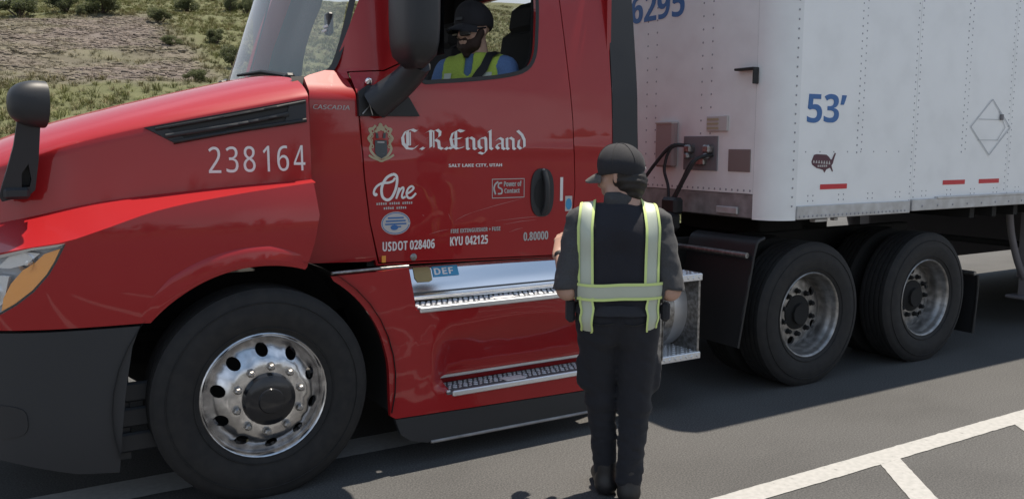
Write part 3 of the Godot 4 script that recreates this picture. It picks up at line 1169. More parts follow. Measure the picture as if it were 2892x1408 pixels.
	for q in [[-0.55, -1.05], [-1.3, -1.85]]:
		mb = MB.new()
		var a: Vector3 = wsx.call(Vector2(q[0], 2.0)) + Vector3(-0.03, 0.02, 0)
		var b: Vector3 = wsx.call(Vector2(q[1], 2.035)) + Vector3(-0.025, 0.015, 0)
		tube(mb, [a, a.lerp(b, 0.5) + Vector3(0, 0.02, 0), b], [0.016, 0.013, 0.008], 6)
		box(mb, a + Vector3(0, -0.01, 0), Vector3(0.05, 0.05, 0.07), 0.012)
		obj("wiper", mb, M.black, t)

	# roof with its wind fairing, back wall with a window, floor, bulkhead
	mb = MB.new()
	var R := []
	for q in [[0.72, 2.86, 0.4], [0.8, 2.94, 0.36], [0.95, 3.05, 0.34], [1.3, 3.4, 0.32], [1.7, 3.7, 0.3], [2.1, 3.86, 0.3], [2.15, 3.86, 0.3]]:
		var row := []
		for k in 9:
			var z := lerpf(-q[2], 2.0 * ZC + q[2], k / 8.0)
			row.append(Vector3(q[0] - 0.12 * (1.0 - pow((z - ZC) / 0.95, 2.0)), q[1] + 0.05 * (1.0 - pow((z - ZC) / 0.95, 2.0)), z))
		row.push_front(Vector3(q[0], 2.93 if q[1] > 2.93 else q[1] - 0.02, -0.325))
		row.push_back(Vector3(q[0], 2.93 if q[1] > 2.93 else q[1] - 0.02, 2.0 * ZC + 0.325))
		R.append(row)
	grid(mb, R, 0.7)
	obj("roof_fairing", mb, M.red, t)
	mb = MB.new()
	box(mb, Vector3(1.42, 2.89, ZC), Vector3(1.34, 0.05, 1.78), 0.01)
	obj("headliner", mb, M.interior, t)
	mb = MB.new()
	var back := func(p: Vector2) -> Vector3: return Vector3(2.13, p.y, p.x)
	patch(mb, rect(2.0 * ZC + 0.23, 1.02, -0.23, 2.92), back, 0.3, 0.03, [rect(-1.93, 2.08, -0.55, 2.7)])
	obj("cab_back", mb, M.red, t)
	mb = MB.new()
	patch(mb, rect(2.0 * ZC + 0.27, 1.2, -0.27, 2.88), func(p: Vector2) -> Vector3: return Vector3(2.08, p.y, p.x), 0.3, 0.0, [rect(-1.93, 2.08, -0.55, 2.7)])
	obj("back_liner", mb, M.interior, t)
	mb = MB.new()
	patch(mb, rect(-1.93, 2.08, -0.55, 2.7), func(p: Vector2) -> Vector3: return Vector3(2.12, p.y, p.x), 0.4, 0.0)
	obj("rear_window", mb, M.glass, t)
	mb = MB.new()
	box(mb, Vector3(1.3, 1.2, ZC), Vector3(1.6, 0.06, 1.94), 0.01)
	obj("cab_floor", mb, M.interior, t)
	mb = MB.new()
	box(mb, Vector3(0.62, 1.6, ZC), Vector3(0.3, 0.66, 1.86), 0.04)
	box(mb, Vector3(0.56, 1.94, ZC), Vector3(0.34, 0.06, 1.8), 0.02)
	box(mb, Vector3(0.76, 1.9, -0.66), Vector3(0.16, 0.14, 0.5), 0.04)
	obj("dashboard", mb, M.interior, t)
	# steering wheel
	mb = MB.new()
	var sw := Transform3D(Basis(Vector3(0, 0, 1), deg_to_rad(-32.0)) * Basis(Vector3(0, 1, 0), deg_to_rad(90.0)), Vector3(1.0, 1.92, -0.68))
	var ring := []
	for k in 29:
		ring.append(sw * Vector3(cos(TAU * k / 28.0) * 0.22, sin(TAU * k / 28.0) * 0.22, 0))
	tube(mb, ring, 0.016, 6, false)
	for a in [0.2, 2.9, 4.7]:
		tube(mb, [sw * Vector3.ZERO, sw * Vector3(cos(a) * 0.21, sin(a) * 0.21, 0)], 0.014, 5)
	tube(mb, [sw * Vector3(0, 0, 0), Vector3(0.78, 1.8, -0.68)], [0.05, 0.04], 8)
	obj("steering_wheel", mb, M.interior, t)
	for z in [-0.68, 2.0 * ZC + 0.68]:
		mb = MB.new()
		box(mb, Vector3(1.52, 1.53, z), Vector3(0.5, 0.14, 0.5), 0.05)
		var seat := obj("seat", mb, M.seat, t)
		mb = MB.new()
		var b := Basis(Vector3(0, 0, 1), deg_to_rad(-10.0))
		box(mb, Vector3(1.8, 1.97, z), Vector3(0.15, 0.84, 0.5), 0.06, b)
		obj("backrest", mb, M.seat, seat)
		mb = MB.new()
		box(mb, Vector3(1.865, 2.43, z), Vector3(0.13, 0.22, 0.34), 0.055, b)
		obj("headrest", mb, M.seat, seat)
		mb = MB.new()
		box(mb, Vector3(1.52, 1.39, z), Vector3(0.32, 0.16, 0.34), 0.03)
		obj("seat_base", mb, M.interior, seat)


func build_door(t: Node3D) -> void:
	var outline := [Vector2(0.54, 2.03), Vector2(0.563, 1.813), Vector2(0.584, 1.494), Vector2(0.61, 1.27), Vector2(0.657, 1.061), Vector2(1.785, 1.03), Vector2(1.86, 1.105), Vector2(1.885, 1.42), Vector2(1.866, 1.815), Vector2(1.833, 2.152), Vector2(1.802, 2.482), Vector2(1.77, 2.83), Vector2(1.065, 2.85), Vector2(0.947, 2.6), Vector2(0.842, 2.3), Vector2(0.806, 2.085), Vector2(0.7, 2.038)]
	var win := curve2([Vector2(0.91, 2.0), Vector2(1.0, 1.998), Vector2(1.246, 2.022), Vector2(1.45, 2.052), Vector2(1.56, 2.09), Vector2(1.615, 2.165), Vector2(1.636, 2.29), Vector2(1.65, 2.5), Vector2(1.64, 2.7), Vector2(1.58, 2.775), Vector2(1.12, 2.78), Vector2(1.02, 2.62), Vector2(0.92, 2.35), Vector2(0.885, 2.1)], 3, true)
	var hole := []
	for q in win:
		hole.append(q)
	for s in 2:
		var f := on(z_cab, 0.003)
		var liner := on(z_cab, -0.06)
		var mb := MB.new()
		patch(mb, [Vector2(0.6, 1.2), Vector2(2.1, 1.2), Vector2(2.1, 2.9), Vector2(0.9, 2.9), Vector2(0.68, 2.3), Vector2(0.6, 2.0)], liner if s == 0 else far_side(liner), 0.1, 0.0, [hole])
		obj("cab_liner", mb, M.interior, t)
		mb = MB.new()
		patch(mb, outline, f if s == 0 else far_side(f), 0.045, 0.035, [hole])
		var d := obj("door", mb, M.red, t)
		mb = MB.new()
		var ring := hole.duplicate()
		ring.append(hole[0])
		ribbon(mb, ring, 0.022, f if s == 0 else far_side(f), 0.004 if s == 0 else -0.004)
		obj("window_seal", mb, M.black, d)
		if s == 1:
			mb = MB.new()
			patch(mb, hole, far_side(on(z_cab, -0.02)), 0.2, 0.0)
			obj("window", mb, M.glass, d)
			continue
		door_marks(d, on(z_cab, 0.003))


func door_marks(d: Node3D, f: Callable) -> void:
	# handle
	var mb := MB.new()
	var ho := []
	for k in 36:
		var ha := TAU * k / 36.0
		ho.append(Vector2(1.656 + 0.078 * signf(cos(ha)) * pow(absf(cos(ha)), 0.75), 1.397 + 0.138 * signf(sin(ha)) * pow(absf(sin(ha)), 0.75)))
	patch(mb, ho, on(z_cab, 0.01), 0.03, 0.01)
	var h := obj("door_handle", mb, M.trim, d)
	mb = MB.new()
	flatpoly(mb, oval(Vector2(1.654, 1.39), Vector2(0.055, 0.092), 28), f, 0.009)
	obj("handle_recess", mb, M.gap, h)
	mb = MB.new()
	tube(mb, curve([f.call(Vector2(1.662, 1.52)) + Vector3(0, 0, 0.012), f.call(Vector2(1.668, 1.45)) + Vector3(0, 0, 0.032), f.call(Vector2(1.668, 1.34)) + Vector3(0, 0, 0.034), f.call(Vector2(1.66, 1.275)) + Vector3(0, 0, 0.012)], 4), 0.017, 8)
	obj("grip", mb, M.trim, h)
	mb = MB.new()
	lathe(mb, [Vector2(0.0, 0.006), Vector2(0.006, 0.005), Vector2(0.009, 0.0)], Transform3D(Basis(), f.call(Vector2(1.662, 1.527)) + Vector3(0, 0, 0.008)), 10)
	obj("key_lock", mb, M.steel, h)
	# lower door cap screw and hinge lamp
	mb = MB.new()
	lathe(mb, [Vector2(0.0, 0.008), Vector2(0.014, 0.006), Vector2(0.02, 0.0)], Transform3D(Basis(), f.call(Vector2(0.85, 1.077))), 14)
	obj("door_plug", mb, M.steel, d)
	mb = MB.new()
	patch(mb, rect(0.668, 1.06, 0.69, 1.095), on(z_cab, 0.008), 0.05, 0.006)
	obj("side_reflector", mb, M.amber, d)
	mb = MB.new()
	flatpoly(mb, rect(1.781, 1.345, 1.801, 1.482), f)
	obj("white_tape", mb, M.print_white, d)
	mb = MB.new()
	flatpoly(mb, rect(1.818, 1.284, 1.868, 1.372), f)
	var bl := obj("blue_sticker", mb, M.sticker, d)
	mb = MB.new()
	flatpoly(mb, oval(Vector2(1.843, 1.325), Vector2(0.022, 0.033), 18), f, 0.003)
	obj("sticker_disc", mb, M.label_blue, bl)

	# company name, written with a broad slanted pen
	var A := {
		"C": [0.66, [[.52, .9], [.37, 1.0], [.14, .9], [.03, .62], [.05, .3], [.2, .05], [.42, .03], [.56, .2]], [[.21, .9], [.21, .17]], [[.3, .86], [.3, .2]], [[.36, 1.0], [.48, .92], [.57, .98]]],
		"R": [0.7, [[.02, .84], [.14, .95], [.26, .9], [.42, 1.0], [.54, .88], [.52, .66], [.34, .5]], [[.19, .92], [.19, .12], [.04, .0]], [[.3, .92], [.3, .1]], [[.36, .5], [.48, .4], [.5, .1], [.62, .02]], [[.0, .52], [.1, .6]]],
		"E": [0.64, [[.54, .93], [.32, 1.0], [.12, .86], [.04, .56], [.09, .2], [.28, .03], [.52, .12]], [[.12, .52], [.44, .58]], [[.23, .93], [.23, .12]], [[.33, 1.0], [.46, .9], [.57, .96]], [[-.04, .1], [.08, .04]]],
		"n": [0.46, [[-.05, .54], [.02, .61], [.02, .06], [.09, .0]], [[.03, .5], [.15, .63], [.28, .52], [.28, .06], [.36, .0]]],
		"g": [0.44, [[.28, .6], [.1, .58], [.02, .48], [.02, .16], [.12, .04], [.28, .16]], [[.22, .64], [.29, .55], [.29, -.08], [.17, -.24], [-.0, -.15]]],
		"l": [0.25, [[-.04, .9], [.03, 1.0], [.03, .08], [.11, .0]]],
		"a": [0.43, [[.03, .48], [.14, .61], [.27, .52], [.27, .07], [.36, .0]], [[.27, .34], [.08, .28], [.02, .15], [.11, .02], [.26, .13]]],
		"d": [0.42, [[.2, .6], [.06, .5], [.02, .16], [.13, .02], [.28, .12], [.28, .5], [.18, .78], [.0, 1.0]]],
		".": [0.2, [[.05, .1], [.1, .0]], [[.0, .05], [.14, .05]]],
	}
	mb = MB.new()
	var pen := Vector2(cos(deg_to_rad(38.0)), sin(deg_to_rad(38.0))) * 0.135
	var ux := 0.158
	var uy := 0.104
	var cx := 0.788
	var lift := 0.002
	for ch in "C.R.England":
		var def = A[ch]
		for si in range(1, def.size()):
			var pts: Array = def[si]
			for k in pts.size() - 1:
				var a := Vector2(pts[k][0], pts[k][1])
				var b := Vector2(pts[k + 1][0], pts[k + 1][1])
				var w := pen * (0.45 if (ch in "CR" and si == 3) else 1.0)
				var q := []
				for e in [a - w / 2, a + w / 2, b + w / 2, b - w / 2]:
					var p := Vector2(cx + e.x * ux, 1.643 + e.y * uy)
					q.append(f.call(p) + Vector3(0, 0, lift))
				mb.flat(q[0], q[1], q[2], q[3])
				lift += 0.00002
		cx += def[0] * ux
	obj("company_name", mb, M.print_white, d)
	text("town_line", "SALT LAKE CITY, UTAH", true, 1.058, 1.546, 0.33, 0.02, f, M.print_white, d)

	# crest: wreath, helm, shield and scroll
	mb = MB.new()
	for sx in [-1.0, 1.0]:
		var wreath := []
		for q in [[.0, .0], [.035, .012], [.058, .045], [.05, .075], [.066, .1], [.05, .122], [.06, .145], [.04, .15], [.025, .165]]:
			wreath.append(Vector2(0.671 + sx * q[0], 1.6 + q[1]))
		ribbon(mb, curve2(wreath, 4), 0.013, f, 0.002)
		for c in [[.054, .06], [.06, .088], [.056, .112], [.05, .135]]:
			var lp := []
			for k in 9:
				lp.append(Vector2(0.671 + sx * (c[0] - 0.006), 1.6 + c[1]) + Vector2(cos(TAU * k / 8.0), sin(TAU * k / 8.0)) * 0.009)
			ribbon(mb, lp, 0.005, f, 0.0026)
	ribbon(mb, curve2([Vector2(0.603, 1.614), Vector2(0.625, 1.602), Vector2(0.65, 1.593), Vector2(0.672, 1.585), Vector2(0.694, 1.593), Vector2(0.718, 1.603), Vector2(0.74, 1.616)], 4), 0.011, f, 0.0032)
	for q in [[.671, 1.762, .012, .016], [.661, 1.748, .013, .013], [.683, 1.749, .012, .012], [.647, 1.735, .008, .008], [.696, 1.735, .008, .008]]:
		flatpoly(mb, oval(Vector2(q[0], q[1]), Vector2(q[2], q[3]), 14), f, 0.0036)
	var crest := obj("crest", mb, M.shield_gold, d)
	mb = MB.new()
	flatpoly(mb, [Vector2(.639, 1.69), Vector2(.703, 1.69), Vector2(.705, 1.63), Vector2(.698, 1.612), Vector2(.671, 1.598), Vector2(.645, 1.612), Vector2(.637, 1.63)], f, 0.0042)
	flatpoly(mb, [Vector2(.643, 1.73), Vector2(.657, 1.725), Vector2(.66, 1.7), Vector2(.645, 1.7)], f, 0.0042)
	flatpoly(mb, [Vector2(.699, 1.73), Vector2(.685, 1.725), Vector2(.682, 1.7), Vector2(.697, 1.7)], f, 0.0042)
	obj("shield", mb, M.shield, crest)
	mb = MB.new()
	for yy in [1.677, 1.652, 1.628]:
		flatpoly(mb, rect(.652, yy - 0.007, .69, yy + 0.006), f, 0.005)
	obj("shield_bar", mb, M.print_grey, crest)

	# script word with fine print, round seal
	mb = MB.new()
	var z2 := func(a: Array) -> Array:
		var o := []
		for q in a:
			o.append(Vector2(0.623 + (q[0] / 5.7 - 32.0) * 0.002, 1.383 + (105.0 - q[1] / 5.7) * 0.00182 - 0.00002 * (q[0] / 5.7 - 32.0)))
		return o
	ribbon(mb, curve2(z2.call([[500, 178], [410, 225], [345, 320], [318, 430], [335, 540], [400, 590], [470, 560], [530, 450], [562, 330], [565, 225], [535, 185], [500, 178]]), 5), 0.0145, f, 0.002)
	ribbon(mb, curve2(z2.call([[232, 518], [200, 490], [205, 430], [250, 365], [330, 320], [430, 312], [500, 285], [535, 235]]), 5), 0.012, f, 0.0024)
	flatpoly(mb, oval(z2.call([[225, 500]])[0], Vector2(0.011, 0.009), 14), f, 0.0028)
	ribbon(mb, curve2(z2.call([[600, 395], [575, 480], [548, 575]]), 4), 0.011, f, 0.0022)
	ribbon(mb, curve2(z2.call([[555, 555], [600, 450], [655, 392], [668, 430], [640, 520], [655, 565], [700, 540]]), 5), 0.011, f, 0.0027)
	ribbon(mb, curve2(z2.call([[700, 500], [770, 470], [830, 410], [800, 375], [745, 410], [715, 490], [740, 560], [800, 560], [870, 490]]), 5), 0.0115, f, 0.0032)
	obj("script_word", mb, M.print_white, d)
	for ln in [[0.642, 1.36, 0.205, 17], [0.682, 1.336, 0.13, 11]]:
		mb = MB.new()
		var x0: float = ln[0]
		for k in ln[3]:
			var w: float = ln[2] / ln[3]
			if k % 6 != 5:
				flatpoly(mb, rect(x0 + k * w, ln[1], x0 + k * w + w * 0.62, ln[1] + 0.011 + 0.001 * (k % 3)), f, 0.0018)
		obj("fine_print", mb, M.print_grey, d)
	mb = MB.new()
	flatpoly(mb, oval(Vector2(0.748, 1.262), Vector2(0.082, 0.06), 36), f, 0.0018)
	var seal := obj("oval_seal", mb, M.sticker, d)
	mb = MB.new()
	ribbon(mb, oval(Vector2(0.748, 1.262), Vector2(0.076, 0.054), 36), 0.004, f, 0.0026)
	for q in [[1.29, .045], [1.274, .056], [1.258, .06], [1.243, .03]]:
		flatpoly(mb, rect(0.748 - q[1], q[0] - 0.004, 0.748 + q[1], q[0] + 0.004), f, 0.0028)
	flatpoly(mb, oval(Vector2(0.74, 1.24), Vector2(0.022, 0.014), 16), f, 0.003)
	obj("seal_print", mb, M.print_blue, seal)
	text("registration_number", "USDOT 028406", true, 0.674, 1.117, 0.298, 0.05, f, M.print_white, d)
	text("registration_number", "KYU 042125", true, 1.066, 1.123, 0.234, 0.05, f, M.print_white, d)
	text("extinguisher_note", "FIRE EXTINGUISHER + FUSE", true, 1.07, 1.192, 0.31, 0.023, f, M.print_grey, d)
	text("rate_number", "0.80000", true, 1.534, 1.124, 0.168, 0.05, f, M.print_grey, d)
	# framed slogan
	mb = MB.new()
	for q in [rect(1.325, 1.373, 1.537, 1.377), rect(1.325, 1.477, 1.537, 1.481), rect(1.325, 1.373, 1.329, 1.481), rect(1.533, 1.373, 1.537, 1.481)]:
		flatpoly(mb, q, f, 0.0018)
	var fr := obj("framed_slogan", mb, M.print_grey, d)
	mb = MB.new()
	ribbon(mb, curve2([Vector2(1.365, 1.465), Vector2(1.345, 1.45), Vector2(1.338, 1.425), Vector2(1.348, 1.395)], 5), 0.01, f, 0.002)
	ribbon(mb, curve2([Vector2(1.39, 1.458), Vector2(1.37, 1.455), Vector2(1.366, 1.435), Vector2(1.388, 1.422), Vector2(1.386, 1.4), Vector2(1.362, 1.398)], 5), 0.009, f, 0.0024)
	obj("slogan_mark", mb, M.print_grey, fr)
	text("slogan_text", "Power of", true, 1.402, 1.437, 0.115, 0.03, f, M.print_grey, fr)
	text("slogan_text", "Contact", true, 1.405, 1.4, 0.1, 0.026, f, M.print_grey, fr)
	# scratches in the paint
	mb = MB.new()
	for q in [[1.1, 1.262, 1.2, 1.3], [1.2, 1.3, 1.52, 1.366], [0.94, 1.195, 1.06, 1.215], [1.35, 1.247, 1.7, 1.262], [1.4, 1.225, 1.62, 1.243], [1.44, 1.18, 1.53, 1.2], [1.055, 1.3, 1.068, 1.268], [0.9, 1.3, 0.912, 1.29]]:
		ribbon(mb, [Vector2(q[0], q[1]), Vector2((q[0] + q[2]) / 2, (q[1] + q[3]) / 2 + 0.003), Vector2(q[2], q[3])], [0.001, 0.0035, 0.001], f, 0.0012)
	obj("scratch", mb, mat(0.42, 0.13, 0.13, 0.5), d)


func build_side(t: Node3D) -> void:
	# side fairing with step pockets
	var fs := on(z_fairing)
	var poly := [Vector2(0.34, 1.033), Vector2(0.745, 1.046), Vector2(0.757, 0.98), Vector2(0.782, 0.828), Vector2(1.95, 0.832), Vector2(1.95, 1.02), Vector2(2.36, 1.02), Vector2(2.36, 0.43), Vector2(1.92, 0.43), Vector2(0.95, 0.43), Vector2(0.985, 0.345), Vector2(2.36, 0.345), Vector2(2.36, 0.235), Vector2(0.66, 0.272), Vector2(0.632, 0.29), Vector2(0.628, 0.42)]
	poly.append_array(arc2(Vector2(0.0, 0.49), 0.628, 0.0, 56.0, 14))
	var mb := MB.new()
	patch(mb, poly, fs, 0.04, 0.03)
	var fair := obj("side_fairing", mb, M.red, t)
	mb = MB.new()
	patch(mb, [Vector2(0.66, 0.266), Vector2(2.36, 0.229), Vector2(2.36, 0.105), Vector2(0.84, 0.112), Vector2(0.75, 0.135), Vector2(0.69, 0.18)], on(z_fairing, -0.004), 0.06, 0.03)
	obj("skirt", mb, M.trim, fair)
	mb = MB.new()
	tube(mb, [Vector3(0.86, 0.112, -0.035), Vector3(1.6, 0.109, -0.034), Vector3(2.34, 0.106, -0.034)], 0.009, 6)
	obj("skirt_edge", mb, M.rail_front, fair)
	mb = MB.new()
	tube(mb, [Vector3(0.345, 1.046, -0.06), Vector3(0.55, 1.054, -0.04), Vector3(0.745, 1.056, -0.035)], 0.008, 6)
	obj("fairing_edge", mb, M.steel, fair)
	# far side fairing, plain
	mb = MB.new()
	patch(mb, [Vector2(0.34, 1.03), Vector2(2.36, 1.03), Vector2(2.36, 0.11), Vector2(0.7, 0.11), Vector2(0.628, 0.3), Vector2(0.6, 0.68), Vector2(0.46, 0.92)], far_side(on(func(_a: float, _b: float) -> float: return -0.03)), 0.2, 0.03)
	obj("far_fairing", mb, M.red, t)
	# polished tank cover above the upper step
	var tank_z := func(_x: float, y: float) -> float: return -0.165 - 0.75 * pow(maxf(0.0, y - 0.83), 1.35)
	mb = MB.new()
	patch(mb, rect(0.7, 0.845, 1.95, 1.06), on(tank_z), 0.05, 0.01)
	var tank := obj("tank_cover", mb, M.chrome, fair)
	mb = MB.new()
	box(mb, Vector3(1.33, 0.886, tank_z.call(0, 0.886) + 0.002), Vector3(1.24, 0.008, 0.006))
	obj("cover_groove", mb, M.groove, tank)
	var ft := on(tank_z, 0.002)
	mb = MB.new()
	flatpoly(mb, [Vector2(.86, 1.014), Vector2(.95, 1.012), Vector2(.962, 1.0), Vector2(.958, .945), Vector2(.94, .938), Vector2(.87, .94), Vector2(.858, .96)], ft, 0.002)
	obj("warning_label", mb, M.label_gold, tank)
	mb = MB.new()
	flatpoly(mb, rect(.97, .96, 1.125, 1.012), ft, 0.002)
	var def := obj("fluid_label", mb, M.label_blue, tank)
	text("fluid_text", "DEF", true, .978, .967, .115, .038, on(tank_z, 0.0035), M.print_white, def)
	# the two steps
	for st in [[0.79, 1.95, 0.838, -0.2, 0.80], [0.955, 1.95, 0.37, -0.22, 0.985]]:
		var xa: float = st[0]
		var xb: float = st[1]
		var y: float = st[2]
		mb = MB.new()
		box(mb, Vector3((xa + xb) / 2, y - 0.012, (st[3] - 0.03) / 2), Vector3(xb - xa, 0.016, -0.03 - st[3]), 0.003)
		var step := obj("step", mb, M.tread_dark, fair)
		mb = MB.new()
		box(mb, Vector3((st[4] + xb) / 2, y - 0.013, -0.024), Vector3(xb - st[4], 0.03, 0.018), 0.005)
		box(mb, Vector3((xa + xb) / 2, y + (0.022 if y > 0.6 else 0.046), st[3] + (0.028 if y > 0.6 else 0.048)), Vector3(xb - xa, 0.022, 0.012), 0.004)
		box(mb, Vector3(xa + 0.012, y - 0.001, (st[3] - 0.03) / 2), Vector3(0.022, 0.012, -0.03 - st[3]), 0.003)
		obj("step_edge", mb, M.tread, step)
		mb = MB.new()
		var nx := int((xb - xa) / 0.032)
		for i in nx:
			for j in 4:
				var c := Vector3(xa + 0.03 + (i + 0.5 * (j % 2)) * 0.032, y - 0.002, st[3] + 0.035 + j * 0.032)
				box(mb, c, Vector3(0.024, 0.009, 0.011), 0.003, Basis(Vector3.UP, 0.6 if (i + j) % 2 else -0.6))
		var tr := obj("step_tread", mb, M.tread, step)
		tr.set_meta("kind", "stuff")
		mb = MB.new()
		box(mb, Vector3(1.33 if y > 0.6 else 1.4, y + 0.0005, -0.085), Vector3(0.13, 0.006, 0.07), 0.002, Basis(Vector3.UP, 0.0))
		obj("step_plate", mb, M.print_white, step)
	mb = MB.new()
	patch(mb, rect(0.93, 0.34, 1.97, 0.46), on(func(_a: float, _b: float) -> float: return -0.225), 0.2, 0.0)
	obj("pocket_back", mb, M.red, fair)

	# fuel tank behind the cab, boxed in by a step frame
	mb = MB.new()
	var axle := Transform3D(Basis(Vector3.UP, PI / 2), Vector3(2.5, 0.62, -0.42))
	lathe(mb, [Vector2(0.0, 0.02), Vector2(0.2, 0.015), Vector2(0.26, 0.0), Vector2(0.285, -0.03)].map(func(q): return Vector2(q.x, -q.y)), axle, 36)
	lathe(mb, [Vector2(0.285, 0.03), Vector2(0.285, 0.24)], axle, 36)
	var ft2 := obj("fuel_tank", mb, M.tank, t)
	mb = MB.new()
	lathe(mb, [Vector2(0.286, 0.05), Vector2(0.297, 0.052), Vector2(0.297, 0.12), Vector2(0.286, 0.122)], axle, 36)
	obj("tank_strap", mb, M.steel, ft2)
	mb = MB.new()
	box(mb, Vector3(2.44, 0.6, -0.2), Vector3(0.02, 0.52, 0.34), 0.003)
	box(mb, Vector3(2.415, 0.6, -0.04), Vector3(0.065, 0.52, 0.02), 0.003)
	obj("frame_side", mb, M.steel, t)
	mb = MB.new()
	box(mb, Vector3(2.75, 0.6, -0.2), Vector3(0.018, 0.54, 0.32), 0.003)
	var fr := obj("step_frame", mb, M.steel, t)
	for y in [0.855, 0.352]:
		mb = MB.new()
		box(mb, Vector3(2.6, y, -0.2), Vector3(0.33, 0.022, 0.33), 0.004)
		box(mb, Vector3(2.6, y - 0.012, -0.038), Vector3(0.33, 0.042, 0.012), 0.003)
		for i in 9:
			for j in 8:
				box(mb, Vector3(2.455 + i * 0.036, y + 0.012, -0.34 + j * 0.04), Vector3(0.022, 0.005, 0.008), 0.002, Basis(Vector3.UP, 0.7 if (i + j) % 2 else -0.7))
		for i in 7:
			box(mb, Vector3(2.465 + i * 0.045, y - 0.012, -0.031), Vector3(0.02, 0.012, 0.006), 0.002, Basis(Vector3(0, 0, 1), 0.7 if i % 2 else -0.7))
		obj("frame_tread", mb, M.tread, fr)


func build_mirrors(t: Node3D) -> void:
	for s in 2:
		var root := MB.new()
		var X := func(p: Vector3) -> Vector3: return p if s == 0 else Vector3(p.x, p.y, 2.0 * ZC - p.z)
		# housing: rounded shell, deeper in front
		var P := []
		for i in 15:
			var v := i / 14.0
			var y := lerpf(2.035, 2.87, v)
			var e := pow(1.0 - pow(absf(2.0 * v - 1.0), 6.0), 0.5)
			var row := []
			for j in 21:
				var a := TAU * j / 20.0
				var cx := cos(a)
				var sz := sin(a)
				var px := signf(cx) * pow(absf(cx), 0.55)
				var pz := signf(sz) * pow(absf(sz), 0.55)
				row.append(X.call(Vector3(0.752 + px * 0.095 * (0.35 + 0.65 * e) + 0.01 * v, y, 0.045 + pz * 0.155 * (0.4 + 0.6 * e))))
			P.append(row)
		for k in [0, -1]:
			var c := Vector3.ZERO
			for q in P[k]:
				c += q / 21.0
			var cap := []
			for j in 21:
				cap.append(c)
			if k == 0:
				P.push_front(cap)
			else:
				P.push_back(cap)
		grid(root, P, 0.5, true)
		var mir := obj("side_mirror", root, M.plastic, t)
		var mb := MB.new()
		var b0: Vector3 = X.call(Vector3(0.64, 1.87, -0.19))
		var b1: Vector3 = X.call(Vector3(0.75, 1.98, -0.08))
		var b2: Vector3 = X.call(Vector3(0.79, 2.07, 0.03))
		tube(mb, curve([b0, b1, b2], 4), [0.085, 0.082, 0.078, 0.074, 0.07, 0.068, 0.066, 0.064, 0.062], 10)
		obj("mirror_arm", mb, M.plastic, mir)
		mb = MB.new()
		tube(mb, [X.call(Vector3(0.8, 2.74, -0.31)), X.call(Vector3(0.77, 2.78, -0.05))], 0.04, 8)
		obj("mirror_arm", mb, M.plastic, mir)
		mb = MB.new()
		var f := on(z_cab, 0.03)
		patch(mb, [Vector2(0.548, 1.81), Vector2(0.548, 1.93), Vector2(0.6, 1.965), Vector2(0.78, 1.96), Vector2(0.83, 1.9), Vector2(0.882, 1.815)], f if s == 0 else far_side(f), 0.05, 0.035)
		var base := obj("mirror_base", mb, M.black, mir)
		mb = MB.new()
		patch(mb, rect(0.675, 2.1, 0.83, 2.8), func(p: Vector2) -> Vector3: return X.call(Vector3(0.853, p.y, (p.x - 0.752) * 1.6 + 0.045)), 0.3, 0.0)
		obj("mirror_glass", mb, M.chrome, mir)
		if s == 0:
			mb = MB.new()
			for q in [[0.6, 1.885, 0.62, 1.815], [0.622, 1.88, 0.565, 1.82]]:
				tube(mb, [f.call(Vector2(q[0], q[1])) + Vector3(0, 0, 0.004), f.call(Vector2(q[2], q[3])) + Vector3(0, 0, 0.004)], 0.0035, 5)
			obj("base_cross", mb, M.steel, base)
			mb = MB.new()
			lathe(mb, [Vector2(0.0, 0.02), Vector2(0.012, 0.017), Vector2(0.018, 0.008), Vector2(0.02, -0.006)], Transform3D(Basis(Vector3(1, 0, 0), -0.9), Vector3(0.615, 1.985, -0.205)), 14)
			obj("glint_dome", mb, M.chrome, base)  # chrome dome added to catch a sun glint

	# round convex mirror on the hood
	var mb := MB.new()
	var hx := Transform3D(Basis(Vector3(0, 0, 1), deg_to_rad(-3.0)) * Basis(Vector3.UP, -PI / 2 + 0.28), Vector3(-0.855, 1.842, -0.235))
	# a rounded, slightly oblong shell, flat towards the rear
	var P := []
	for k in 12:
		var a := k / 10.0 * PI / 2 if k < 11 else PI / 2
		var w := pow(sin(a), 0.72)
		var row := []
		for j in 33:
			var u := TAU * j / 32.0
			var cu := signf(cos(u)) * pow(absf(cos(u)), 0.78)
			var su := signf(sin(u)) * pow(absf(sin(u)), 0.78)
			row.append(hx * Vector3(0.082 * w * cu, 0.098 * w * su - 0.008, 0.115 * cos(a) if k < 11 else -0.02))
		P.append(row)
	grid(mb, P, 0.5, true)
	var hm := obj("hood_mirror", mb, M.plastic, t)
	mb = MB.new()
	lathe(mb, [Vector2(0.0, -0.022), Vector2(0.05, -0.021), Vector2(0.082, -0.016)], hx * Transform3D(Basis().scaled(Vector3(0.97, 1.14, 1.0)), Vector3(0, -0.008, 0)), 28)
	obj("mirror_glass", mb, M.chrome, hm)
	mb = MB.new()
	var arm := [Vector2(-0.935, 1.768), Vector2(-0.925, 1.83), Vector2(-0.86, 1.85), Vector2(-0.848, 1.79), Vector2(-0.866, 1.6), Vector2(-0.885, 1.475), Vector2(-0.91, 1.452), Vector2(-1.01, 1.428), Vector2(-1.02, 1.45), Vector2(-0.985, 1.56), Vector2(-0.955, 1.66)]
	patch(mb, arm, func(p: Vector2) -> Vector3: return Vector3(p.x, p.y, -0.215 - 0.1 * (1.772 - p.y)), 0.04, 0.06, [[Vector2(-0.935, 1.485), Vector2(-0.905, 1.488), Vector2(-0.897, 1.52), Vector2(-0.905, 1.585), Vector2(-0.932, 1.545)]])
	patch(mb, arm, func(p: Vector2) -> Vector3: return Vector3(p.x, p.y, -0.275 - 0.1 * (1.772 - p.y)), 0.04, 0.0)
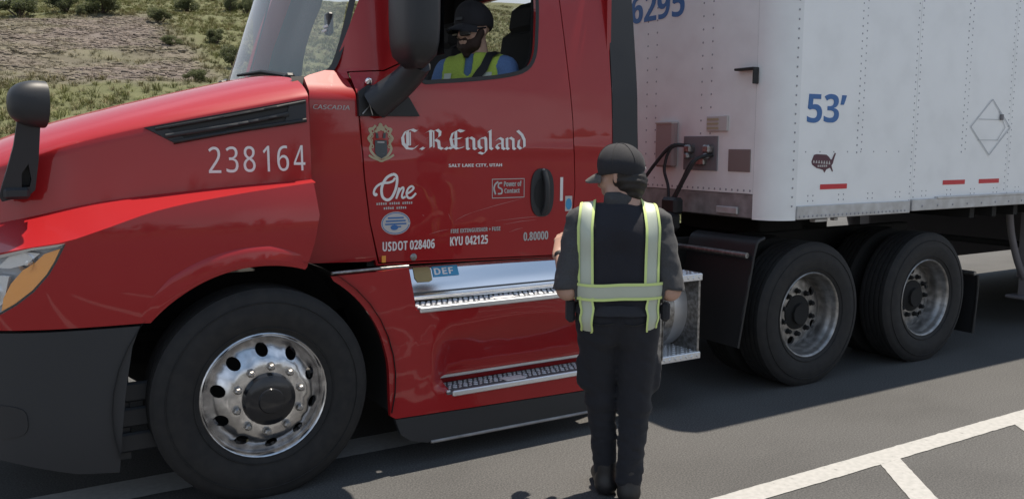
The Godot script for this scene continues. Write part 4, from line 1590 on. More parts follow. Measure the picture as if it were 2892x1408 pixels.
	obj("mirror_arm", mb, M.plastic, hm)
	mb = MB.new()
	box(mb, Vector3(-0.955, 1.462, -0.29), Vector3(0.1, 0.05, 0.12), 0.012)
	obj("mirror_foot", mb, M.plastic, hm)


func tyre_profile(w: float) -> Array:
	# outer face at z = 0, tread towards -w
	var p := [Vector2(0.292, -0.05), Vector2(0.302, -0.026), Vector2(0.32, -0.016), Vector2(0.35, -0.008), Vector2(0.385, 0.0), Vector2(0.42, -0.002), Vector2(0.45, -0.01), Vector2(0.47, -0.016), Vector2(0.488, -0.02), Vector2(0.499, -0.032)]
	var n := 5
	for k in n:
		var a := lerpf(-0.036, -w + 0.036, float(k) / n)
		var b := lerpf(-0.036, -w + 0.036, float(k + 1) / n)
		p.append(Vector2(0.508, a - 0.003))
		p.append(Vector2(0.51, (a + b) / 2))
		p.append(Vector2(0.508, b + 0.007))
		if k < n - 1:
			p.append(Vector2(0.494, b + 0.005))
			p.append(Vector2(0.494, b - 0.001))
	p.append_array([Vector2(0.499, -w + 0.032), Vector2(0.47, -w + 0.016), Vector2(0.42, -w + 0.002), Vector2(0.385, -w), Vector2(0.32, -w + 0.016), Vector2(0.292, -w + 0.05)])
	return p


func make_wheel(front: bool) -> MeshInstance3D:
	# axle along local z, outer face of the tyre at z = 0; the wheel's metal holds tyre, hub and nuts
	var mb := MB.new()
	# rim flange and barrel
	var barrel := [Vector2(0.286, -0.06), Vector2(0.3, -0.034), Vector2(0.301, -0.026), Vector2(0.295, -0.022), Vector2(0.287, -0.026), Vector2(0.281, -0.04), Vector2(0.277, -0.06)]
	if front:
		barrel.append_array([Vector2(0.276, -0.07)])
	else:
		barrel.append_array([Vector2(0.272, -0.075), Vector2(0.262, -0.09), Vector2(0.256, -0.12), Vector2(0.25, -0.165)])
	lathe(mb, barrel, Transform3D(), 56, 0.7)
	var zr := func(r: float) -> float:
		if front:
			return tab(r, [0.0, 0.03, 0.13, 0.03, 0.18, 0.026, 0.2, 0.012, 0.23, -0.016, 0.255, -0.045, 0.278, -0.068])
		return tab(r, [0.0, -0.145, 0.14, -0.145, 0.18, -0.148, 0.2, -0.15, 0.23, -0.155, 0.252, -0.166])
	var R0 := 0.276 if front else 0.25
	var disc := oval(Vector2.ZERO, Vector2(R0, R0), 56)
	var holes := []
	var nh := 10 if front else 5
	for k in nh:
		var a := TAU * (k + 0.35) / nh
		var hole := oval(Vector2(cos(a), sin(a)) * (0.226 if front else 0.205), Vector2(0.029, 0.029) if front else Vector2(0.032, 0.032), 14)
		holes.append(hole)
	patch(mb, disc, func(p: Vector2) -> Vector3: return Vector3(p.x, p.y, zr.call(p.length())), 0.035, 0.016, holes)
	var wheel := MeshInstance3D.new()
	wheel.name = "wheel"
	wheel.mesh = mb.mesh()
	wheel.material_override = M.alu if front else M.rim_dark
	mb = MB.new()
	lathe(mb, tyre_profile(0.28), Transform3D(), 72, 0.8)
	obj("tyre", mb, M.rubber, wheel)
	# raised rings on the sidewall
	mb = MB.new()
	for r in [0.325, 0.447]:
		lathe(mb, [Vector2(r - 0.003, -0.016 if r < 0.4 else -0.0105), Vector2(r - 0.001, -0.0085 if r < 0.4 else -0.004), Vector2(r + 0.001, -0.0085 if r < 0.4 else -0.004), Vector2(r + 0.004, -0.016 if r < 0.4 else -0.0125)], Transform3D(), 72)
	obj("sidewall_ring", mb, M.rubber, wheel)
	mb = MB.new()
	if front:
		lathe(mb, [Vector2(0.125, 0.02), Vector2(0.122, 0.045), Vector2(0.116, 0.06), Vector2(0.1, 0.066), Vector2(0.092, 0.07), Vector2(0.06, 0.074), Vector2(0.055, 0.084), Vector2(0.03, 0.088), Vector2(0.0, 0.088)], Transform3D(), 36)
	else:
		lathe(mb, [Vector2(0.125, -0.147), Vector2(0.122, -0.138), Vector2(0.1, -0.13), Vector2(0.07, -0.122), Vector2(0.065, -0.105), Vector2(0.0, -0.1)], Transform3D(), 28)
	obj("hub_cap", mb, M.gloss_black if front else M.under, wheel)
	mb = MB.new()
	var z0 := 0.024 if front else -0.148
	lathe(mb, [Vector2(0.022, z0), Vector2(0.022, z0 + 0.006), Vector2(0.0165, z0 + 0.008), Vector2(0.016, z0 + 0.03), Vector2(0.01, z0 + 0.036), Vector2(0.0, z0 + 0.037)], Transform3D(), 6, 0.9)
	var nut := mb.mesh()
	for k in 10:
		var a := TAU * (k + 0.1) / 10.0
		var o := obj("lug_nut", nut, M.steel if front else M.under, wheel)
		o.position = Vector3(cos(a) * 0.153, sin(a) * 0.153, 0)
	# brake drum behind the holes
	mb = MB.new()
	lathe(mb, [Vector2(0.0, -0.12 if front else -0.2), Vector2(0.24, -0.12 if front else -0.2), Vector2(0.245, -0.27)], Transform3D(), 24)
	obj("brake_drum", mb, M.under, wheel)
	return wheel


func build_chassis(t: Node3D) -> void:
	var fw := make_wheel(true)
	t.add_child(fw, true)
	fw.position = Vector3(0, 0.497, 0)
	fw.rotation.z = 0.16
	var f2 := fw.duplicate()
	t.add_child(f2, true)
	f2.transform = Transform3D(Basis(Vector3.UP, PI), Vector3(0, 0.497, 2.0 * ZC))
	var rw := make_wheel(false)
	for k in 2:
		var x := [3.7798, 5.0997][k] as float
		for s in 2:
			var w: Node3D = rw if k == 0 and s == 0 else rw.duplicate()
			w.name = "wheel"
			t.add_child(w, true)
			w.transform = Transform3D(Basis(Vector3.UP, 0.0 if s == 0 else PI) * Basis(Vector3(0, 0, 1), 0.85 * k + 0.3), Vector3(x, 0.497, 0.0 if s == 0 else 2.0 * ZC))
			var mb := MB.new()
			lathe(mb, tyre_profile(0.28), Transform3D(Basis(), Vector3(x, 0.497, -0.33 if s == 0 else 2.0 * ZC + 0.61)), 48, 0.8)
			obj("inner_tyre", mb, M.under, t)  # darker than the outer tyres; shade between the duals set in its colour
	var mb := MB.new()
	for x in [0.0, 3.7798, 5.0997]:
		mb = MB.new()
		tube(mb, [Vector3(x, 0.49, -0.1), Vector3(x, 0.49, 2.0 * ZC + 0.1)], 0.075, 10)
		if x > 1.0:
			lathe(mb, [Vector2(0.0, -0.2), Vector2(0.15, -0.16), Vector2(0.21, 0.0), Vector2(0.15, 0.16), Vector2(0.0, 0.2)], Transform3D(Basis(), Vector3(x, 0.5, ZC)), 18)
		obj("axle", mb, M.under, t)
	for z in [ZC + 0.43, ZC - 0.43]:
		mb = MB.new()
		box(mb, Vector3(2.45, 0.86, z), Vector3(6.9, 0.27, 0.08), 0.01)
		obj("frame_rail", mb, M.under, t)
	mb = MB.new()
	box(mb, Vector3(-0.25, 1.0, ZC), Vector3(1.5, 0.75, 0.72), 0.06)
	box(mb, Vector3(0.1, 0.6, ZC), Vector3(1.2, 0.25, 0.4), 0.05)
	obj("engine", mb, M.under, t)  # dark engine mass, put in to block light behind the front wheel
	mb = MB.new()
	box(mb, Vector3(1.45, 0.72, ZC), Vector3(1.5, 0.7, 1.9), 0.05)
	obj("underbody_light_block", mb, M.under, t)  # solid dark box under the cab, added to block light
	# deck plate, fifth wheel, suspension beams
	mb = MB.new()
	box(mb, Vector3(2.75, 1.01, ZC), Vector3(0.7, 0.03, 1.0), 0.005)
	obj("deck_plate", mb, M.under, t)
	mb = MB.new()
	lathe(mb, [Vector2(0.0, 1.17), Vector2(0.46, 1.17), Vector2(0.48, 1.14), Vector2(0.48, 1.1), Vector2(0.0, 1.1)], Transform3D(Basis(Vector3(1, 0, 0), -PI / 2), Vector3(4.3, 0, ZC)), 28)
	box(mb, Vector3(4.3, 1.04, ZC), Vector3(0.5, 0.14, 0.9), 0.01)
	obj("fifth_wheel", mb, M.under, t)
	for z in [ZC + 0.55, ZC - 0.55]:
		mb = MB.new()
		box(mb, Vector3(4.44, 0.62, z), Vector3(1.9, 0.12, 0.1), 0.02)
		for x in [3.5, 4.9]:
			tube(mb, [Vector3(x + 0.5, 0.6, z), Vector3(x + 0.5, 0.98, z)], 0.1, 10)
		obj("suspension", mb, M.under, t)
	# quarter fender in front of the drive wheels and mud flap behind them
	for s in 2:
		for q in [[[3.3, 1.06], [3.24, 1.035], [3.215, 0.97], [3.195, 0.88], [3.14, 0.6], [3.09, 0.345]], [[5.79, 0.62], [5.8, 0.5], [5.79, 0.35], [5.775, 0.14]]]:
			mb = MB.new()
			var pts := []
			for p in q:
				pts.append(Vector3(p[0], p[1], 0))
			for off in [0.0, 0.012]:
				var P := []
				for p in curve(pts, 4):
					var za := -0.035
					var zb := -0.66
					P.append([Vector3(p.x + off, p.y, za if s == 0 else 2.0 * ZC - za), Vector3(p.x + off, p.y, lerpf(za, zb, 0.5) if s == 0 else 2.0 * ZC - lerpf(za, zb, 0.5)), Vector3(p.x + off, p.y, zb if s == 0 else 2.0 * ZC - zb)])
				grid(mb, P, 0.5)
			var edge := []
			for p in curve(pts, 4):
				edge.append(Vector3(p.x, p.y, -0.03 if s == 0 else 2.0 * ZC + 0.03))
			tube(mb, edge, 0.012, 6)
			obj("mud_flap", mb, M.black, t)
	mb = MB.new()
	tube(mb, [Vector3(3.17, 0.95, -0.05), Vector3(3.15, 0.95, -0.8)], 0.02, 8)
	obj("flap_bar", mb, M.steel, t)
	mb = MB.new()
	tube(mb, [Vector3(5.79, 0.63, -0.05), Vector3(5.79, 0.63, 2.0 * ZC + 0.05)], 0.02, 8)
	obj("flap_bar", mb, M.steel, t)
	# air and power lines to the trailer
	for q in [[[3.27, 1.66, -0.74], [3.18, 1.66, -0.82], [3.12, 1.53, -0.93], [3.02, 1.3, -1.05], [2.9, 1.06, -1.12], 0.013],
		[[3.27, 1.66, -0.72], [3.18, 1.65, -0.82], [3.14, 1.5, -0.85], [3.12, 1.36, -0.78], [3.05, 1.15, -0.7], 0.011],
		[[3.27, 1.6, -0.5], [3.16, 1.57, -0.54], [3.12, 1.45, -0.6], [3.1, 1.3, -0.68], [3.05, 1.1, -0.75], 0.013],
		[[3.27, 1.6, -0.56], [3.17, 1.55, -0.6], [3.14, 1.42, -0.66], [3.1, 1.28, -0.72], [3.03, 1.05, -0.85], 0.011]]:
		mb = MB.new()
		var pts := []
		for p in q:
			if p is Array:
				pts.append(Vector3(p[0], p[1], p[2]))
		tube(mb, curve(pts, 6), q[5], 8)
		obj("air_hose", mb, M.black, t)
	mb = MB.new()
	box(mb, Vector3(3.09, 1.24, -0.7), Vector3(0.09, 0.12, 0.16), 0.02)
	box(mb, Vector3(3.05, 1.13, -0.72), Vector3(0.14, 0.14, 0.2), 0.03)
	obj("hose_holder", mb, M.black, t)


# ---------------------------------------------------------------- the trailer
func rivet(mb: MB, c: Vector3, n: Vector3, r := 0.0085) -> void:
	var u := n.cross(Vector3(0.3, 0.9, 0.2)).normalized()
	var w := n.cross(u)
	var tip := c + n * r * 0.6
	for k in 6:
		var a := TAU * k / 6.0
		var b := TAU * (k + 1) / 6.0
		var p := c + (u * cos(a) + w * sin(a)) * r
		var q := c + (u * cos(b) + w * sin(b)) * r
		mb.tri(p, q, tip, (p - c + n * r).normalized(), (q - c + n * r).normalized(), n)


func build_trailer() -> void:
	var t := thing("semi_trailer", "white box trailer with rows of rivets coupled behind the red truck", "trailer")
	var zo := 0.06
	var zi := 2.0 * ZC - 0.06
	var x0 := 3.29
	var x1 := 19.4
	var yb := 1.18
	var yt := 4.1
	# side skin, one panel per bay
	for s in 2:
		for k in 13:
			var a := 3.487 + k * 1.2275
			var b: float = min(a + 1.2275, x1)
			var mb := MB.new()
			var z := zo if s == 0 else zi
			var sg := 1.0 if s == 0 else -1.0
			var G := []
			for i in 9:
				var gr := []
				for j in 25:
					var px: float = lerpf(a, b - 0.003, i / 8.0)
					var py := lerpf(yb + 0.07, yt, j / 24.0)
					var flat_edge := minf(1.0, minf(i, 8 - i) / 2.0)
					gr.append(Vector3(px, py, z + 0.0022 * flat_edge * noise.get_noise_2d(px * 1.6 + s * 40.0, py * 1.1)))
				G.append(gr)
			grid(mb, G, 0.2)
			mb.flat(Vector3(a, yb + 0.07, z), Vector3(a, yt, z), Vector3(a, yt, z - 0.02 * sg), Vector3(a, yb + 0.07, z - 0.02 * sg))
			mb.flat(Vector3(b - 0.003, yb + 0.07, z), Vector3(b - 0.003, yt, z), Vector3(b - 0.003, yt, z - 0.02 * sg), Vector3(b - 0.003, yb + 0.07, z - 0.02 * sg))
			obj("side_panel", mb, M.skin, t)
	var mb := MB.new()
	mb.flat(Vector3(3.48, yb + 0.02, zo - 0.012), Vector3(x1, yb + 0.02, zo - 0.012), Vector3(x1, yt, zo - 0.012), Vector3(3.48, yt, zo - 0.012))
	mb.flat(Vector3(3.48, yb + 0.02, zi + 0.012), Vector3(x1, yb + 0.02, zi + 0.012), Vector3(x1, yt, zi + 0.012), Vector3(3.48, yt, zi + 0.012))
	obj("side_frame", mb, M.gap, t)
	# rounded corner posts
	for s in 2:
		mb = MB.new()
		var P := []
		for k in 11:
			var a := k / 10.0 * PI / 2
			var px := 3.487 - 0.197 * sin(a)
			var pz := zo + 0.001 - 0.195 * (1.0 - cos(a))
			P.append([Vector3(px, yb - 0.005, pz if s == 0 else 2.0 * ZC - pz), Vector3(px, yt, pz if s == 0 else 2.0 * ZC - pz)])
		grid(mb, P, 0.5)
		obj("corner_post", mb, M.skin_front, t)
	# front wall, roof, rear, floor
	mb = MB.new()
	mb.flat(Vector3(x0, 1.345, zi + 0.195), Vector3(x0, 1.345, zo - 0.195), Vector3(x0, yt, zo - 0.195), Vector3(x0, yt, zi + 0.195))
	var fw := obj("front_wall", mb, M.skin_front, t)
	mb = MB.new()
	box(mb, Vector3((x0 + x1) / 2 + 0.05, yt + 0.01, ZC), Vector3(x1 - x0 - 0.1, 0.03, zo - zi - 0.02), 0.005)
	obj("roof", mb, M.skin, t)
	mb = MB.new()
	box(mb, Vector3(x1, (yb + yt) / 2, ZC), Vector3(0.05, yt - yb, zo - zi), 0.01)
	obj("rear_door", mb, M.skin, t)
	mb = MB.new()
	box(mb, Vector3((x0 + x1) / 2 + 0.04, yb + 0.05, ZC), Vector3(x1 - x0 - 0.12, 0.06, zo - zi - 0.06), 0.0)
	obj("floor", mb, M.under, t)
	mb = MB.new()
	box(mb, Vector3(x0 + 0.055, (yb + 1.345) / 2, ZC), Vector3(0.1, 1.345 - yb, zo - zi - 0.39), 0.006)
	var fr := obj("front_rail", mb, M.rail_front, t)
	mb = MB.new()
	box(mb, Vector3(x0 - 0.004, 1.225, -0.36), Vector3(0.02, 0.05, 0.2), 0.006)
	obj("rail_cover", mb, M.rail, fr)
	# bottom rails: a riveted length first, then the bolted one
	for s in 2:
		var z := zo if s == 0 else zi
		var sg := 1.0 if s == 0 else -1.0
		mb = MB.new()
		box(mb, Vector3(4.09, yb + 0.045, z), Vector3(1.2, 0.09, 0.03), 0.004)
		obj("bottom_rail", mb, M.rail, t)
		mb = MB.new()
		box(mb, Vector3((4.705 + x1) / 2, yb + 0.055, z + 0.008 * sg), Vector3(x1 - 4.705, 0.085, 0.03), 0.004)
		box(mb, Vector3((5.0 + x1) / 2, yb + 0.1, z + 0.012 * sg), Vector3(x1 - 5.0, 0.02, 0.034), 0.004)
		obj("bottom_rail", mb, M.rail, t)
	mb = MB.new()
	for k in 40:
		rivet(mb, Vector3(4.82 + 0.19 * k, yb + 0.045, zo + 0.024), Vector3(0, 0, 1), 0.01)
	for k in 27:
		rivet(mb, Vector3(3.51 + 0.043 * k, yb + 0.02, zo + 0.016), Vector3(0, 0, 1), 0.009)
	var rr := obj("rail_rivets", mb, M.rivet, t)
	rr.set_meta("kind", "stuff")
	# rivets of the side: double columns at posts, every second one stops above the scuff band
	for k in 26:
		var xx := 3.487 + k * 0.61375
		mb = MB.new()
		var y := 1.62 if k % 2 == 1 else 1.27
		if k == 0:
			while y < yt:
				rivet(mb, Vector3(3.47 - 0.02, y, zo - 0.001), Vector3(-0.1, 0, 1).normalized(), 0.0075)
				if int(y * 100) % 3 == 0:
					rivet(mb, Vector3(3.5, y, zo), Vector3(0, 0, 1), 0.006)
				y += 0.06
		else:
			while y < yt:
				rivet(mb, Vector3(xx - 0.024, y, zo), Vector3(0, 0, 1), 0.0076 if k % 2 == 1 else 0.0068)
				rivet(mb, Vector3(xx + 0.024, y + 0.022, zo), Vector3(0, 0, 1), 0.0066)
				y += 0.05
		var o := obj("rivet_column", mb, M.rivet, t)
		o.set_meta("kind", "stuff")
	mb = MB.new()
	for k in 30:
		var xx := 3.6 + k * 0.31
		for q in [[0.0, 1.3], [0.05, 1.3], [0.0, 1.335], [0.05, 1.335]]:
			rivet(mb, Vector3(xx + q[0], q[1], zo), Vector3(0, 0, 1), 0.0062)
		if k < 8:
			rivet(mb, Vector3(3.56 + k * 0.14, 1.625, zo), Vector3(0, 0, 1), 0.006)
	var br := obj("band_rivets", mb, M.rivet, t)
	br.set_meta("kind", "stuff")
	# rivets of the front
	mb = MB.new()
	for zz in [-0.55, -0.645, -1.135, -1.24, -1.73, -1.83]:
		var y := 1.75 if zz > -0.7 else 1.42
		while y < yt:
			rivet(mb, Vector3(x0, y, zz), Vector3(-1, 0, 0), 0.008)
			y += 0.09
	for k in 40:
		rivet(mb, Vector3(x0, 1.365, -0.16 - 0.055 * k), Vector3(-1, 0, 0), 0.009)
	var frv := obj("front_rivets", mb, M.rivet, t)
	frv.set_meta("kind", "stuff")

	# lettering and marks on the side
	var fs := func(p: Vector2) -> Vector3: return Vector3(p.x, p.y, zo)
	text("length_mark", "53’", true, 3.557, 1.815, 0.385, 0.192, fs, M.print_blue, t)
	mb = MB.new()
	var us := [[.0, .96], [.12, 1.0], [.55, .97], [.62, .9], [.68, .84], [.74, .72], [.8, .7], [.92, 1.06], [.98, 1.04], [.9, .72], [.86, .5], [.8, .38], [.84, .22], [.88, .08], [.84, .05], [.77, .22], [.72, .26], [.58, .18], [.5, .0], [.42, .16], [.28, .22], [.14, .26], [-.06, .44], [-.1, .6]]
	var mp := []
	for q in us:
		mp.append(Vector2(3.64 + q[0] * 0.225, 1.485 + q[1] * 0.125))
	flatpoly(mb, mp, fs, 0.0015)
	var us_o := obj("country_emblem", mb, M.map_red, t)
	mb = MB.new()
	for k in 7:
		flatpoly(mb, [Vector2(3.632 + k * 0.026, 1.553 - k * 0.002), Vector2(3.65 + k * 0.026, 1.553 - k * 0.002), Vector2(3.644 + k * 0.026, 1.57 - k * 0.001), Vector2(3.638 + k * 0.026, 1.57 - k * 0.001)], fs, 0.0025)
	for k in 5:
		flatpoly(mb, rect(3.68 + k * 0.02, 1.525, 3.694 + k * 0.02, 1.537), fs, 0.0025)
	obj("emblem_print", mb, M.sticker, us_o)
	for a in [[3.715, 3.99], [5.09, 5.375], [5.56, 5.84], [7.1, 7.4], [8.4, 8.7]]:
		mb = MB.new()
		flatpoly(mb, rect(a[0], 1.374, a[1], 1.408), fs, 0.0015)
		obj("red_reflector", mb, M.tape_red, t)
	# placard holder
	mb = MB.new()
	var dc := Vector2(5.67, 1.81)
	var dd := [dc + Vector2(0, .215), dc + Vector2(.27, 0.0), dc + Vector2(0, -.215), dc + Vector2(-.27, .0), dc + Vector2(0, .215)]
	for k in 4:
		ribbon(mb, [dd[k], dd[k + 1]], 0.009, fs, 0.006)
	ribbon(mb, [dc + Vector2(-.17, .06), dc + Vector2(.17, .06)], 0.006, fs, 0.004)
	ribbon(mb, [dc + Vector2(-.17, -.1), dc + Vector2(.12, -.1)], 0.006, fs, 0.004)
	ribbon(mb, [dc + Vector2(.1, .13), dc + Vector2(.2, .0), dc + Vector2(.1, -.1)], 0.008, fs, 0.005)
	var pl := obj("placard_holder", mb, M.holder, t)
	mb = MB.new()
	box(mb, Vector3(dc.x + 0.13, dc.y + 0.08, zo + 0.012), Vector3(0.035, 0.045, 0.014), 0.004)
	obj("placard_clip", mb, M.grey_plate, pl)

	# things on the front wall
	var ff := func(p: Vector2) -> Vector3: return Vector3(x0, p.y, p.x)
	var fx := func(p: Vector2) -> Vector3: return Vector3(x0, p.y, p.x)
	text("trailer_number", "6295", true, -1.445, 2.59, 0.6, 0.215, fx, M.print_blue, fw)
	mb = MB.new()
	flatpoly(mb, rect(-1.4, 1.65, -1.25, 1.735), ff, -0.0015)
	obj("red_label", mb, M.tape_red, fw)
	mb = MB.new()
	box(mb, Vector3(x0 - 0.03, 1.67, -0.97), Vector3(0.06, 0.33, 0.2), 0.015)
	var bx := obj("document_box", mb, M.box_pink, fw)
	mb = MB.new()
	box(mb, Vector3(x0 - 0.032, 1.83, -0.97), Vector3(0.07, 0.02, 0.19), 0.006)
	obj("box_lid", mb, M.sticker, bx)
	mb = MB.new()
	box(mb, Vector3(x0 - 0.006, 1.61, -0.635), Vector3(0.012, 0.24, 0.34), 0.003)
	var cp := obj("connector_plate", mb, M.grey_plate, fw)
	mb = MB.new()
	for zz in [-0.72, -0.53]:
		box(mb, Vector3(x0 - 0.035, 1.64, zz), Vector3(0.06, 0.06, 0.07), 0.012)
		box(mb, Vector3(x0 - 0.05, 1.59, zz), Vector3(0.05, 0.05, 0.05), 0.015)
	box(mb, Vector3(x0 - 0.02, 1.555, -0.63), Vector3(0.03, 0.06, 0.12), 0.008)
	obj("hose_coupling", mb, M.steel, cp)
	mb = MB.new()
	box(mb, Vector3(x0 - 0.01, 1.815, -0.47), Vector3(0.02, 0.105, 0.2), 0.004)
	var sp := obj("info_plate", mb, M.sticker, fw)
	mb = MB.new()
	for k in 3:
		box(mb, Vector3(x0 - 0.022, 1.845 - 0.03 * k, -0.505), Vector3(0.004, 0.014, 0.11), 0.0)
	obj("plate_print", mb, M.shield_gold, sp)
	mb = MB.new()
	box(mb, Vector3(x0 - 0.004, 1.565, -0.262), Vector3(0.008, 0.15, 0.2), 0.002)
	obj("brown_plate", mb, M.plate_brown, fw)
	mb = MB.new()
	for q in [[1.72, 0.09, 0.02], [1.68, 0.05, 0.03], [1.66, 0.1, 0.012], [1.775, 0.1, 0.006]]:
		flatpoly(mb, rect(-0.265 - q[1] / 2, q[0], -0.265 + q[1] / 2, q[0] + q[2]), ff, -0.0015)
	obj("small_decal", mb, M.shield_gold, fw)
	mb = MB.new()
	box(mb, Vector3(x0 - 0.03, 2.165, -0.2), Vector3(0.06, 0.016, 0.17), 0.004)
	box(mb, Vector3(x0 - 0.03, 2.115, -0.118), Vector3(0.05, 0.1, 0.014), 0.004)
	obj("hook_bracket", mb, M.black, fw)
	mb = MB.new()
	for k in 3:
		flatpoly(mb, rect(-0.28, 2.065 + k * 0.02, -0.14, 2.072 + k * 0.02), ff, -0.0015)
	obj("decal_lines", mb, M.print_grey, fw)

	# floor beams and king pin plate
	for k in 44:
		mb = MB.new()
		box(mb, Vector3(5.6 + 0.31 * k, yb - 0.03, ZC), Vector3(0.06, 0.1, zo - zi - 0.12), 0.0)
		obj("floor_beam", mb, M.under, t)
	mb = MB.new()
	box(mb, Vector3(4.4, yb + 0.0, ZC), Vector3(2.1, 0.03, 2.2), 0.004)
	obj("king_pin_plate", mb, M.under, t)
	mb = MB.new()
	box(mb, Vector3(3.78, yb - 0.018, 0.01), Vector3(0.13, 0.022, 0.05), 0.004)
	box(mb, Vector3(3.95, yb - 0.018, 0.0), Vector3(0.04, 0.02, 0.04), 0.004)
	obj("rail_bracket", mb, M.rail, t)
	# landing legs
	for s in 2:
		mb = MB.new()
		var z := -0.36 if s == 0 else 2.0 * ZC + 0.36
		box(mb, Vector3(7.16, 0.82, z), Vector3(0.13, 0.75, 0.13), 0.012)
		box(mb, Vector3(7.16, 0.42, z), Vector3(0.1, 0.3, 0.1), 0.01)
		box(mb, Vector3(7.16, 0.27, z), Vector3(0.26, 0.03, 0.24), 0.008)
		tube(mb, curve([Vector3(6.78, 1.16, z), Vector3(6.84, 0.9, z), Vector3(6.98, 0.62, z), Vector3(7.12, 0.45, z)], 4), 0.032, 8)
		obj("landing_leg", mb, M.grey_plate, t)
	mb = MB.new()
	tube(mb, [Vector3(7.16, 0.75, -0.36), Vector3(7.16, 0.75, 2.0 * ZC + 0.36)], 0.03, 8)
	obj("cross_brace", mb, M.under, t)
	# wind skirts under the floor
	for s in 2:
		mb = MB.new()
		var z := zo - 0.06 if s == 0 else zi + 0.06
		box(mb, Vector3(11.2, 0.72, z), Vector3(7.8, 0.9, 0.02), 0.004)
		obj("side_skirt", mb, M.grey_plate, t)
	# bogie at the far end
	var w := make_wheel(false)
	for k in 2:
		for s in 2:
			var o: Node3D = w if k == 0 and s == 0 else w.duplicate()
			o.name = "wheel"
			t.add_child(o, true)
			o.transform = Transform3D(Basis(Vector3.UP, 0.0 if s == 0 else PI), Vector3(15.9 + 1.3 * k, 0.505, 0.0 if s == 0 else 2.0 * ZC))
	mb = MB.new()
	box(mb, Vector3(16.5, 0.85, ZC), Vector3(2.8, 0.4, 1.1), 0.02)
	tube(mb, [Vector3(15.9, 0.5, -0.1), Vector3(15.9, 0.5, 2.0 * ZC + 0.1)], 0.07, 8)
	tube(mb, [Vector3(17.2, 0.5, -0.1), Vector3(17.2, 0.5, 2.0 * ZC + 0.1)], 0.07, 8)
	obj("bogie", mb, M.under, t)


# ---------------------------------------------------------------- people
class Blob:
	# tapered capsules joined by a smooth minimum
	var a := PackedVector3Array()
	var ba := PackedVector3Array()
	var inv := PackedFloat32Array()
	var ra := PackedFloat32Array()
	var dr := PackedFloat32Array()
	var k := 0.03

	func add(p: Vector3, q: Vector3, r0: float, r1 := -1.0) -> void:
		a.append(p)
		ba.append(q - p)
		inv.append(1.0 / maxf((q - p).length_squared(), 1e-9))
		ra.append(r0)
		dr.append((r1 if r1 > 0.0 else r0) - r0)

	func both(p: Vector3, q: Vector3, r0: float, r1 := -1.0) -> void:
		add(p, q, r0, r1)
		add(p * Vector3(-1, 1, 1), q * Vector3(-1, 1, 1), r0, r1)

	func d(p: Vector3) -> float:
		var m := 10.0
		for i in a.size():
			var pa := p - a[i]
			var h := clampf(pa.dot(ba[i]) * inv[i], 0.0, 1.0)
			var e := (pa - ba[i] * h).length() - ra[i] - dr[i] * h
			var s := maxf(k - absf(m - e), 0.0)
			m = minf(m, e) - s * s / (4.0 * k)
		return m

	func lo() -> Vector3:
		var m := Vector3.ONE * 100.0
		for i in a.size():
			m = m.min(a[i] - Vector3.ONE * (ra[i] + 0.02)).min(a[i] + ba[i] - Vector3.ONE * (ra[i] + dr[i] + 0.02))
		return m

	func hi() -> Vector3:
		var m := Vector3.ONE * -100.0
		for i in a.size():
			m = m.max(a[i] + Vector3.ONE * (ra[i] + 0.02)).max(a[i] + ba[i] + Vector3.ONE * (ra[i] + dr[i] + 0.02))
		return m


